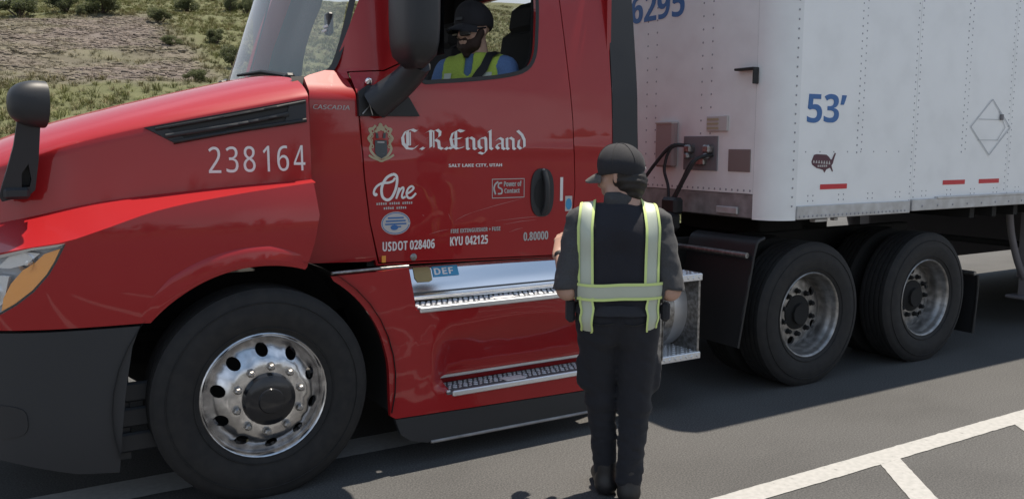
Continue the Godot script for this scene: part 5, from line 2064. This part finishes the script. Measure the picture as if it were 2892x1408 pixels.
func nets(mb: MB, f: Callable, lo: Vector3, hi: Vector3, cell: float, xf := Transform3D()) -> void:
	# surface nets: a vertex in every cell that the surface crosses
	var bs := 4
	var nb := Vector3i(((hi - lo) / (cell * bs)).ceil()) + Vector3i.ONE
	var n := nb * bs + Vector3i.ONE
	var val := PackedFloat32Array()
	val.resize(n.x * n.y * n.z)
	val.fill(9.0)
	var sx := 1
	var sy := n.x
	var sz := n.x * n.y
	var live := []
	var reach := cell * bs * 0.95
	for bz in nb.z:
		for by in nb.y:
			for bx in nb.x:
				var c := lo + (Vector3(bx, by, bz) + Vector3.ONE * 0.5) * cell * bs
				var m: float = f.call(c)
				if absf(m) < reach * 1.05 + 0.004:
					live.append(Vector3i(bx, by, bz))
				elif m < 0.0:
					for k in bs + 1:
						for j in bs + 1:
							for i in bs + 1:
								var q: int = (bx * bs + i) * sx + (by * bs + j) * sy + (bz * bs + k) * sz
								if val[q] == 9.0:
									val[q] = -9.0
	for b in live:
		for k in bs + 1:
			for j in bs + 1:
				for i in bs + 1:
					var q: int = (b.x * bs + i) * sx + (b.y * bs + j) * sy + (b.z * bs + k) * sz
					if absf(val[q]) == 9.0:
						val[q] = f.call(lo + Vector3(b.x * bs + i, b.y * bs + j, b.z * bs + k) * cell)
	var corner := [0, sx, sy, sx + sy, sz, sx + sz, sy + sz, sx + sy + sz]
	var cp := [Vector3(0, 0, 0), Vector3(1, 0, 0), Vector3(0, 1, 0), Vector3(1, 1, 0), Vector3(0, 0, 1), Vector3(1, 0, 1), Vector3(0, 1, 1), Vector3(1, 1, 1)]
	var edges := [[0, 1], [2, 3], [4, 5], [6, 7], [0, 2], [1, 3], [4, 6], [5, 7], [0, 4], [1, 5], [2, 6], [3, 7]]
	var vid := {}
	var V := PackedVector3Array()
	var cells := []
	for b in live:
		for k in bs:
			for j in bs:
				for i in bs:
					var x: int = b.x * bs + i
					var y: int = b.y * bs + j
					var z: int = b.z * bs + k
					var q := x * sx + y * sy + z * sz
					var neg := 0
					for e in 8:
						if val[q + corner[e]] < 0.0:
							neg += 1
					if neg == 0 or neg == 8:
						continue
					var s := Vector3.ZERO
					var cnt := 0
					for e in edges:
						var v0 := val[q + corner[e[0]]]
						var v1 := val[q + corner[e[1]]]
						if (v0 < 0.0) != (v1 < 0.0):
							var h := clampf(v0 / (v0 - v1), 0.0, 1.0)
							s += cp[e[0]].lerp(cp[e[1]], h)
							cnt += 1
					vid[q] = V.size()
					V.append(lo + (Vector3(x, y, z) + s / cnt) * cell)
					cells.append(q)
	var quads := []
	for q in cells:
		for ax in 3:
			var st: int = [sx, sy, sz][ax]
			var s1: int = [sy, sz, sx][ax]
			var s2: int = [sz, sx, sy][ax]
			if (val[q] < 0.0) != (val[q + st] < 0.0):
				if vid.has(q - s1) and vid.has(q - s2) and vid.has(q - s1 - s2):
					quads.append([vid[q], vid[q - s1], vid[q - s1 - s2], vid[q - s2], val[q] < 0.0])
	var N := PackedVector3Array()
	N.resize(V.size())
	for q in quads:
		var m := (V[q[2]] - V[q[0]]).cross(V[q[3]] - V[q[1]])
		if not q[4]:
			m = -m
		for i in 4:
			N[q[i]] += m
	for i in N.size():
		N[i] = (xf.basis * N[i]).normalized()
		V[i] = xf * V[i]
	for q in quads:
		mb.tri(V[q[0]], V[q[1]], V[q[2]], N[q[0]], N[q[1]], N[q[2]])
		mb.tri(V[q[0]], V[q[2]], V[q[3]], N[q[0]], N[q[2]], N[q[3]])


func cast(b: Blob, o: Vector3, dir: Vector3, off: float) -> Vector3:
	var t := 0.0
	for i in 40:
		var e := b.d(o + dir * t) - off
		if e < 0.0008 or t > 0.8:
			break
		t += e
	return o + dir * t


func head_blob() -> Blob:
	var b := Blob.new()
	b.k = 0.03
	b.add(Vector3(0, 0.03, 0.005), Vector3(0, 0.03, 0.03), 0.078, 0.076)
	b.add(Vector3(0, 0.01, -0.03), Vector3(0, -0.03, -0.035), 0.062, 0.056)
	b.add(Vector3(-0.03, -0.07, -0.03), Vector3(0.03, -0.07, -0.03), 0.036)
	b.add(Vector3(-0.008, -0.092, -0.058), Vector3(0.008, -0.092, -0.058), 0.022)
	b.add(Vector3(0, -0.05, 0.02), Vector3(0, -0.14, 0.035), 0.05, 0.052)
	b.both(Vector3(0.032, 0.024, -0.078), Vector3(0.012, 0.022, -0.084), 0.013)
	b.both(Vector3(0.04, -0.025, -0.066), Vector3(0.045, -0.015, -0.058), 0.02)
	b.k = 0.016
	b.add(Vector3(0, 0.008, -0.088), Vector3(0, -0.028, -0.104), 0.009, 0.013)
	b.both(Vector3(0.008, -0.032, -0.094), Vector3(0.013, -0.034, -0.088), 0.009)
	b.add(Vector3(-0.016, -0.057, -0.082), Vector3(0.016, -0.057, -0.082), 0.009)
	b.add(Vector3(-0.013, -0.069, -0.08), Vector3(0.013, -0.069, -0.08), 0.009)
	b.both(Vector3(0.076, 0.018, 0.012), Vector3(0.073, -0.022, 0.008), 0.011, 0.009)
	return b


func hand_blob() -> Blob:
	# right hand, palm down, fingers towards -z, half closed
	var b := Blob.new()
	b.k = 0.012
	b.both(Vector3(0.012, 0, 0.02), Vector3(0.022, 0, -0.07), 0.016, 0.014)
	b.add(Vector3(0, 0, 0.04), Vector3(0, 0, -0.06), 0.022, 0.015)
	for k in 4:
		var x := -0.031 + 0.0205 * k
		var l: float = [0.86, 1.0, 1.04, 0.92][k]
		var p0 := Vector3(x, 0.002, -0.075)
		var p1 := p0 + Vector3(0, -0.012, -0.036) * l
		var p2 := p1 + Vector3(0, -0.022, -0.016) * l
		var p3 := p2 + Vector3(0, -0.02, 0.002) * l
		b.add(p0, p1, 0.0098, 0.0092)
		b.add(p1, p2, 0.0092, 0.0086)
		b.add(p2, p3, 0.0084, 0.0076)
	b.add(Vector3(-0.02, -0.006, -0.01), Vector3(-0.045, -0.014, -0.042), 0.015, 0.0115)
	b.add(Vector3(-0.045, -0.014, -0.042), Vector3(-0.042, -0.024, -0.074), 0.0112, 0.0088)
	return b


func put_head(mb: MB, xf: Transform3D) -> void:
	var h := head_blob()
	nets(mb, h.d, h.lo(), h.hi(), 0.0052, xf)


func put_hand(mb: MB, xf: Transform3D) -> void:
	var h := hand_blob()
	nets(mb, h.d, h.lo(), h.hi(), 0.004, xf)


func cap_parts(parent: Node3D, xf: Transform3D, m: Material, brim_m: Material) -> Node3D:
	var b := Blob.new()
	b.k = 0.02
	b.add(Vector3(0, 0.045, -0.004), Vector3(0, 0.042, 0.028), 0.096, 0.094)
	b.add(Vector3(0, 0.08, -0.02), Vector3(0, 0.075, 0.02), 0.07, 0.07)
	var mb := MB.new()
	nets(mb, func(p: Vector3) -> float: return maxf(b.d(p), 0.012 - p.y - 0.25 * maxf(0.0, p.z - 0.02) * 1.4), b.lo(), b.hi(), 0.007, xf)
	var cap := obj("cap", mb, m, parent)
	mb = MB.new()
	for off in [0.0, -0.006]:
		var P := []
		for i in 9:
			var v := i / 8.0
			var row := []
			for j in 13:
				var u := lerpf(-1.0, 1.0, j / 12.0)
				var z0 := -0.055 - 0.045 * sqrt(maxf(0.0, 1.0 - u * u))
				var z1 := -0.06 - 0.108 * pow(maxf(0.0, 1.0 - pow(absf(u), 2.6)), 0.5)
				var x := u * 0.084
				row.append(xf * Vector3(x, 0.03 + off - 2.6 * x * x - 0.16 * v * 0.1 - 0.012 * v * v, lerpf(z0, z1, v)))
			P.append(row)
		grid(mb, P, 0.3)
	obj("cap_brim", mb, brim_m, cap)
	for k in 6:
		var a := TAU * (k + 0.5) / 6.0
		var pts := []
		for i in 11:
			var e := lerpf(0.05, 1.5, i / 10.0)
			var dir := Vector3(sin(a) * sin(e), cos(e), cos(a) * sin(e))
			var c := Vector3(0, 0.045, 0.012)
			var q := cast(b, c + dir * 0.3, -dir, 0.0006)
			if q.y > 0.012:
				pts.append(xf * q)
		mb = MB.new()
		tube(mb, pts, 0.0016, 5)
		obj("cap_seam", mb, m, cap)
	mb = MB.new()
	lathe(mb, [Vector2(0.0, 0.006), Vector2(0.006, 0.004), Vector2(0.009, 0.0)], xf * Transform3D(Basis(Vector3(1, 0, 0), -PI / 2), Vector3(0, 0.1475, 0.0)), 10)
	obj("cap_button", mb, m, cap)
	return cap


func strip(b: Blob, path: Array, w: float, off: float) -> Array:
	# [band, left edge, right edge] lying on the blob; path entries: [centre, side direction, ray direction]
	var out := []
	for span in [[-0.5, 0.5, off], [-0.5, -0.34, off + 0.003], [0.34, 0.5, off + 0.003]]:
		var mb := MB.new()
		var n := 6 if span[1] - span[0] > 0.5 else 2
		var P := []
		for q in path:
			var row := []
			for j in n + 1:
				var u: float = lerpf(span[0], span[1], float(j) / n) * w * q[3]
				var o: Vector3 = q[0] + q[1] * u
				row.append(cast(b, o - q[2] * 0.45, q[2], span[2]))
			P.append(row)
		grid(mb, P, 0.2)
		out.append(mb)
	return out


func put_strip(called: String, b: Blob, path: Array, w: float, off: float, parent: Node3D, m: Material, edge: Material) -> void:
	var s := strip(b, path, w, off)
	var band := obj(called, s[0], m, parent)
	obj("edge_binding", s[1], edge, parent)
	obj("edge_binding", s[2], edge, parent)
	band.set_meta("kind", "part")
	band.remove_meta("kind")


func build_officer() -> void:
	var t := thing("person", "person seen from behind in dark uniform, black cap and reflective vest straps", "person", Vector3(1.426, 0.0, 0.805))
	t.rotation.y = deg_to_rad(-34.0)
	var xr := Vector3(1, 0, 0)
	# skin body
	var b := Blob.new()
	b.k = 0.05
	b.both(Vector3(0.06, 0.9, 0), Vector3(0.07, 1.22, 0), 0.085, 0.095)
	b.add(Vector3(-0.13, 1.33, 0.0), Vector3(0.13, 1.33, 0.0), 0.055)
	b.add(Vector3(0, 1.3, 0.01), Vector3(0.004, 1.46, -0.005), 0.07, 0.048)
	b.add(Vector3(-0.085, 0.86, 0), Vector3(-0.066, 0.46, -0.03), 0.085, 0.055)
	b.add(Vector3(-0.066, 0.46, -0.03), Vector3(-0.036, 0.09, -0.04), 0.053, 0.036)
	b.add(Vector3(0.09, 0.86, 0), Vector3(0.088, 0.45, 0.02), 0.085, 0.055)
	b.add(Vector3(0.088, 0.45, 0.02), Vector3(0.064, 0.09, 0.065), 0.053, 0.036)
	b.add(Vector3(-0.036, 0.07, -0.03), Vector3(-0.06, 0.04, -0.2), 0.036, 0.028)
	b.add(Vector3(0.064, 0.07, 0.07), Vector3(0.09, 0.04, -0.11), 0.036, 0.028)
	var elbow_l := Vector3(-0.232, 1.01, 0.05)
	var elbow_r := Vector3(0.238, 1.01, 0.035)
	var wrist_l := Vector3(-0.27, 1.15, -0.11)
	var wrist_r := Vector3(0.15, 1.1, -0.19)
	b.add(Vector3(-0.19, 1.32, 0), elbow_l, 0.052, 0.043)
	b.add(elbow_l, wrist_l, 0.042, 0.027)
	b.add(Vector3(0.19, 1.32, 0), elbow_r, 0.052, 0.043)
	b.add(elbow_r, wrist_r, 0.042, 0.027)
	var mb := MB.new()
	nets(mb, b.d, b.lo(), b.hi(), 0.012)
	var head := Transform3D(Basis(Vector3.UP, deg_to_rad(62.0)) * Basis(Vector3(1, 0, 0), deg_to_rad(-8.0)), Vector3(0.004, 1.528, -0.01))
	put_head(mb, head)
	var hl := (wrist_l - elbow_l).normalized()
	put_hand(mb, Transform3D(Basis.looking_at(hl, Vector3(0.5, 0.8, 0.2)).scaled(Vector3(-1, 1, 1)), wrist_l + hl * 0.03))
	var hr := (wrist_r - elbow_r).normalized()
	put_hand(mb, Transform3D(Basis.looking_at(hr, Vector3(-0.4, 0.9, 0.0)), wrist_r + hr * 0.03))
	obj("body", mb, M.skin_tone2, t)
	# hair below the cap
	var hb := Blob.new()
	hb.add(Vector3(0, -0.005, 0.03), Vector3(0, -0.03, 0.05), 0.08, 0.068)
	hb.add(Vector3(0, -0.04, 0.065), Vector3(0, -0.085, 0.06), 0.056, 0.04)
	mb = MB.new()
	nets(mb, func(p: Vector3) -> float: return maxf(hb.d(p) - 0.003 * sin(p.y * 210.0 + p.x * 80.0), -0.012 - p.z), hb.lo(), hb.hi(), 0.008, head)
	obj("hair", mb, M.hair, t)
	var cap := cap_parts(t, head, M.cap_black, M.cap_olive)
	mb = MB.new()
	box(mb, Vector3(0.045, 0.02, 0.11), Vector3(0.03, 0.012, 0.004), 0.001, Basis(Vector3.UP, 0.4))
	var lab := obj("cap_label", mb, M.print_white, cap)
	lab.transform = head
	# trousers
	var p := Blob.new()
	p.k = 0.045
	p.add(Vector3(-0.085, 0.9, 0), Vector3(0.085, 0.9, 0), 0.105)
	p.add(Vector3(-0.09, 0.86, 0.005), Vector3(-0.068, 0.47, -0.03), 0.106, 0.072)
	p.add(Vector3(-0.068, 0.47, -0.03), Vector3(-0.038, 0.1, -0.04), 0.071, 0.054)
	p.add(Vector3(0.095, 0.86, 0.005), Vector3(0.09, 0.46, 0.02), 0.108, 0.075)
	p.add(Vector3(0.09, 0.46, 0.02), Vector3(0.064, 0.1, 0.065), 0.074, 0.06)
	p.add(Vector3(0.05, 0.88, 0.06), Vector3(0.06, 0.8, 0.055), 0.085, 0.07)
	p.add(Vector3(-0.05, 0.88, 0.06), Vector3(-0.06, 0.8, 0.055), 0.085, 0.07)
	p.k = 0.02
	p.add(Vector3(0.178, 0.66, 0.0), Vector3(0.172, 0.55, 0.0), 0.034, 0.038)
	p.add(Vector3(-0.152, 0.66, 0.0), Vector3(-0.148, 0.56, 0.0), 0.034, 0.036)
	var fold := FastNoiseLite.new()
	fold.seed = 5
	fold.frequency = 1.0
	fold.fractal_octaves = 2
	mb = MB.new()
	nets(mb, func(q: Vector3) -> float:
		var low := 1.0 - smoothstep(0.2, 0.75, q.y)
		var w := 0.006 * fold.get_noise_3d(q.x * 9.0, q.y * 22.0 + q.x * 12.0, q.z * 9.0) + 0.009 * low * fold.get_noise_3d(q.x * 8.0, q.y * 34.0, q.z * 8.0 + 4.0)
		return maxf(maxf(p.d(q) + w, 0.06 - q.y), q.y - 0.95), p.lo(), p.hi(), 0.0115)
	var tr := obj("trousers", mb, M.trouser, t)
	mb = MB.new()
	for q in [[0.075, 0.85, 0.13], [-0.075, 0.85, 0.13]]:
		tube(mb, curve([cast(p, Vector3(q[0] - 0.05, 0.865, 0.4), Vector3(0, 0, -1), 0.004), cast(p, Vector3(q[0], 0.86, 0.4), Vector3(0, 0, -1), 0.004), cast(p, Vector3(q[0] + 0.05, 0.87, 0.4), Vector3(0, 0, -1), 0.004)], 3), 0.003, 5)
	obj("pocket_seam", mb, M.belt, tr)
	# boots
	for q in [[Vector3(-0.036, 0.05, -0.02), Vector3(-0.062, 0.042, -0.2)], [Vector3(0.064, 0.05, 0.08), Vector3(0.095, 0.042, -0.105)]]:
		var k := Blob.new()
		k.add(q[0], q[1], 0.048, 0.042)
		k.add(q[0] + Vector3(0, 0, -0.005), q[0] + Vector3(0, 0.1, -0.01), 0.05, 0.05)
		mb = MB.new()
		nets(mb, func(v: Vector3) -> float: return maxf(k.d(v), 0.002 - v.y), k.lo(), k.hi(), 0.009)
		obj("boot", mb, M.boot, t)
	# shirt with short sleeves and collar
	var torso := Blob.new()
	torso.k = 0.06
	torso.both(Vector3(0.08, 0.9, 0.005), Vector3(0.085, 1.05, 0.0), 0.112, 0.108)
	torso.both(Vector3(0.085, 1.05, 0.0), Vector3(0.085, 1.24, 0.005), 0.106, 0.114)
	torso.add(Vector3(-0.14, 1.332, 0.005), Vector3(0.14, 1.325, 0.005), 0.062)
	torso.add(Vector3(0, 1.3, 0.01), Vector3(0.004, 1.4, 0.0), 0.09, 0.066)
	var sh := Blob.new()
	sh.k = 0.04
	sh.a = torso.a.duplicate()
	sh.ba = torso.ba.duplicate()
	sh.inv = torso.inv.duplicate()
	sh.ra = torso.ra.duplicate()
	sh.dr = torso.dr.duplicate()
	sh.add(Vector3(-0.175, 1.32, 0.0), elbow_l + Vector3(-0.002, -0.005, 0), 0.068, 0.07)
	sh.add(Vector3(0.18, 1.315, 0.0), elbow_r + Vector3(0.002, -0.005, 0), 0.068, 0.07)
	sh.k = 0.02
	sh.add(Vector3(-0.035, 1.425, 0.022), Vector3(0.04, 1.425, 0.022), 0.04)
	mb = MB.new()
	nets(mb, func(q: Vector3) -> float:
		var w := 0.007 * fold.get_noise_3d(q.x * 14.0, q.y * 16.0, q.z * 14.0 + 7.0)
		var arm := 1.015 - q.y - 0.1 * (absf(q.x) - 0.23) if absf(q.x) > 0.205 else 0.88 - q.y
		return maxf(maxf(sh.d(q) + w, arm), q.y - 1.458), sh.lo(), sh.hi(), 0.0115)
	obj("shirt", mb, M.charcoal, t)
	# vest: dark back panel with reflective straps
	mb = MB.new()
	nets(mb, func(q: Vector3) -> float: return maxf(maxf(torso.d(q) - 0.011 + 0.004 * fold.get_noise_3d(q.x * 9.0, q.y * 12.0, q.z * 9.0), maxf(0.84 - q.y, q.y - 1.405 + 0.9 * maxf(0.0, absf(q.x) - 0.11))), absf(q.x) - 0.178), torso.lo() - Vector3.ONE * 0.02, torso.hi() + Vector3.ONE * 0.02, 0.012)
	var vest := obj("vest", mb, M.navy, t)
	var vb := Blob.new()
	vb.k = 0.06
	vb.a = torso.a.duplicate()
	vb.ba = torso.ba.duplicate()
	vb.inv = torso.inv.duplicate()
	vb.ra = torso.ra.duplicate()
	vb.dr = torso.dr.duplicate()
	var back := Vector3(0, 0, -1)
	for s in 2:
		var sg := -1.0 if s == 0 else 1.0
		var path := []
		for k in 17:
			var y := lerpf(0.985, 1.3, k / 16.0)
			var x: float = sg * lerpf(0.148, 0.153, k / 16.0) - 0.004
			path.append([Vector3(x, y, 0), xr, back, 1.0])
		for k in range(1, 15):
			var a := k / 14.0 * PI
			path.append([Vector3(sg * lerpf(0.153, 0.12, k / 14.0) - 0.004, 1.3, 0.0), xr, -Vector3(0, sin(a), cos(a)), 1.0])
		for k in range(1, 17):
			path.append([Vector3(sg * 0.12, lerpf(1.3, 0.9, k / 16.0), 0), xr, -back, 1.0])
		put_strip("reflective_strap", vb, path, 0.072, 0.017, vest, M.reflective, M.lime)
		path = []
		for k in 12:
			var y := lerpf(0.81, 0.985, k / 11.0)
			var wave := 0.003 * sin(k * 1.1 + s * 2.0)
			path.append([Vector3(sg * 0.15 + wave + 0.004, y, 0), xr, back, 0.78 + 0.22 * k / 11.0 + 0.04 * sin(k * 1.7)])
		put_strip("strap_tail", vb, path, 0.068, 0.02, vest, M.reflective, M.lime)
	var ring := []
	for k in 41:
		var a := TAU * k / 40.0
		ring.append([Vector3(0, 1.012 + 0.004 * sin(a * 2.0), 0), Vector3(0, 1, 0), -Vector3(sin(a), 0, cos(a)), 1.0])
	put_strip("waist_band", vb, ring, 0.078, 0.023, vest, M.reflective, M.lime)
	# duty belt with pouches
	var belt := []
	for k in 37:
		var a := TAU * k / 36.0
		belt.append([Vector3(0, 0.925, 0), Vector3(0, 1, 0), -Vector3(sin(a), 0, cos(a)), 1.0])
	obj("belt", strip(p, belt, 0.045, 0.014)[0], M.cap_black, t)
	for a in [1.35, 2.1, -1.4, -2.2]:
		mb = MB.new()
		var d := -Vector3(sin(a), 0, cos(a))
		var q := cast(p, Vector3(0, 0.91, 0) - d * 0.4, d, 0.03)
		box(mb, q, Vector3(0.06, 0.085 if a > 0 else 0.11, 0.04), 0.012, Basis(Vector3.UP, a))
		obj("belt_pouch", mb, M.cap_black, t)
	# shoulder patch and watch strap
	mb = MB.new()
	box(mb, Vector3(0.252, 1.235, 0.0), Vector3(0.012, 0.07, 0.06), 0.004, Basis(Vector3(0, 0, 1), 0.25))
	obj("shoulder_patch", mb, M.sticker, t)
	mb = MB.new()
	var wl := wrist_l - hl * 0.01
	lathe(mb, [Vector2(0.029, -0.011), Vector2(0.032, -0.006), Vector2(0.032, 0.006), Vector2(0.029, 0.011)], Transform3D(Basis.looking_at(hl, Vector3.UP), wl), 18)
	obj("watch", mb, M.belt, t)


func build_driver() -> void:
	var t := thing("person", "bearded driver in black cap, sunglasses and lime vest at the truck window", "person", Vector3(1.47, 1.665, -0.64))
	t.rotation.y = deg_to_rad(124.0)
	var b := Blob.new()
	b.k = 0.05
	b.both(Vector3(0.07, 0.08, 0), Vector3(0.085, 0.34, 0), 0.115, 0.11)
	b.add(Vector3(-0.15, 0.455, 0), Vector3(0.15, 0.455, 0), 0.055)
	b.add(Vector3(0, 0.42, 0.0), Vector3(0, 0.58, -0.02), 0.08, 0.056)
	for s in [-1.0, 1.0]:
		# the legs point to the pedals while the trunk turns to the window
		var hip := Vector3(0.08 * s, 0.03, 0.05 * s)
		var knee := hip * 1.5 + Vector3(0.235, 0.06, -0.348)
		b.add(hip, knee, 0.09, 0.062)
		b.add(knee, knee + Vector3(0.03, -0.36, -0.05), 0.058, 0.045)
	b.both(Vector3(0.205, 0.44, 0), Vector3(0.275, 0.2, -0.05), 0.056, 0.047)
	b.both(Vector3(0.275, 0.2, -0.05), Vector3(0.15, 0.18, -0.28), 0.046, 0.03)
	var mb := MB.new()
	nets(mb, b.d, b.lo(), b.hi(), 0.014)
	var hx := Transform3D(Basis(Vector3.UP, deg_to_rad(-16.0)) * Basis(Vector3(1, 0, 0), deg_to_rad(-5.0)).scaled(Vector3.ONE * 1.1), Vector3(0.0, 0.675, -0.035))
	put_head(mb, hx)
	for s in [-1.0, 1.0]:
		put_hand(mb, Transform3D(Basis.looking_at(Vector3(-s * 0.5, -0.1, -0.8), Vector3.UP).scaled(Vector3(s, 1, 1)), Vector3(s * 0.145, 0.178, -0.3)))
	obj("body", mb, M.skin_tone, t)
	# beard
	var bd := Blob.new()
	bd.k = 0.025
	bd.both(Vector3(0.064, -0.02, -0.012), Vector3(0.04, -0.075, -0.04), 0.022, 0.028)
	bd.add(Vector3(-0.03, -0.08, -0.045), Vector3(0.03, -0.08, -0.045), 0.036)
	bd.add(Vector3(0, -0.1, -0.06), Vector3(0, -0.125, -0.062), 0.034, 0.022)
	bd.add(Vector3(-0.022, -0.048, -0.09), Vector3(0.022, -0.048, -0.09), 0.008)
	mb = MB.new()
	nets(mb, func(q: Vector3) -> float: return bd.d(q) - 0.0025 * sin(q.y * 400.0 + q.x * 300.0) * sin(q.z * 350.0), bd.lo(), bd.hi(), 0.0055, hx)
	obj("beard", mb, M.beard, t)
	# sunglasses
	mb = MB.new()
	for s in [-1.0, 1.0]:
		box(mb, Vector3(s * 0.034, -0.012, -0.1), Vector3(0.064, 0.048, 0.016), 0.006, Basis(Vector3.UP, -s * 0.3))
		tube(mb, [Vector3(s * 0.062, -0.002, -0.088), Vector3(s * 0.084, 0.004, 0.01)], 0.0055, 5)
	box(mb, Vector3(0, -0.004, -0.106), Vector3(0.02, 0.006, 0.008), 0.002)
	var g := obj("sunglasses", mb, M.gloss_black, t)
	g.transform = hx
	var cap := cap_parts(t, hx, M.cap_black, M.cap_black)
	mb = MB.new()
	box(mb, Vector3(0.0, 0.055, -0.103), Vector3(0.05, 0.018, 0.006), 0.002, Basis(Vector3(1, 0, 0), 0.15))
	obj("cap_label", mb, M.trim, cap).transform = hx
	# shirt and vest
	var torso := Blob.new()
	torso.k = 0.06
	torso.both(Vector3(0.08, 0.06, 0), Vector3(0.095, 0.33, 0.0), 0.14, 0.122)
	torso.add(Vector3(-0.15, 0.45, 0.0), Vector3(0.15, 0.45, 0.0), 0.068)
	torso.add(Vector3(0, 0.42, 0.0), Vector3(0, 0.52, -0.01), 0.1, 0.075)
	var sh := Blob.new()
	sh.k = 0.04
	sh.a = torso.a.duplicate()
	sh.ba = torso.ba.duplicate()
	sh.inv = torso.inv.duplicate()
	sh.ra = torso.ra.duplicate()
	sh.dr = torso.dr.duplicate()
	sh.both(Vector3(0.195, 0.44, 0), Vector3(0.275, 0.2, -0.05), 0.078, 0.07)
	mb = MB.new()
	nets(mb, func(q: Vector3) -> float: return maxf(maxf(sh.d(q) + 0.006 * noise.get_noise_3d(q.x * 10.0, q.y * 12.0, q.z * 10.0), 0.2 - q.y if absf(q.x) > 0.21 else -0.05 - q.y), q.y - 0.535), sh.lo(), sh.hi(), 0.013)
	obj("shirt", mb, M.shirt_blue, t)
	mb = MB.new()
	nets(mb, func(q: Vector3) -> float: return maxf(maxf(torso.d(q) - 0.014 + 0.005 * noise.get_noise_3d(q.x * 8.0, q.y * 10.0, q.z * 8.0), maxf(0.0 - q.y, q.y - 0.54)), maxf(absf(q.x) - 0.185, 0.03 - absf(q.x) - 1.2 * maxf(0.0, 0.42 - q.y) if q.z < 0.0 else -1.0)), torso.lo() - Vector3.ONE * 0.02, torso.hi() + Vector3.ONE * 0.02, 0.012)
	var vest := obj("vest", mb, M.hivis, t)
	for s in [-1.0, 1.0]:
		var path := []
		for k in 13:
			path.append([Vector3(s * 0.13, lerpf(0.05, 0.42, k / 12.0), 0), Vector3(1, 0, 0), Vector3(0, 0, 1), 1.0])
		var st := strip(torso, path, 0.055, 0.019)
		obj("reflective_strap", st[0], M.reflective, vest)
	var belt := []
	for k in 21:
		var v := k / 20.0
		belt.append([Vector3(lerpf(-0.16, 0.17, v), lerpf(0.52, 0.02, v), 0), Vector3(0.83, 0.55, 0), Vector3(0, 0, 1) if v > 0.12 else Vector3(0, -0.6, 0.8).normalized(), 1.0])
	var sb := strip(torso, belt, 0.055, 0.027)
	obj("seat_belt", sb[0], M.belt, t)
	# trousers
	var tr := Blob.new()
	tr.k = 0.05
	for s in [-1.0, 1.0]:
		var hip := Vector3(0.08 * s, 0.03, 0.05 * s)
		var knee := hip * 1.5 + Vector3(0.235, 0.06, -0.348)
		tr.add(hip, knee, 0.115, 0.085)
		tr.add(knee, knee + Vector3(0.03, -0.34, -0.05), 0.08, 0.065)
	mb = MB.new()
	nets(mb, tr.d, tr.lo(), tr.hi(), 0.016)
	obj("trousers", mb, M.trouser, t)
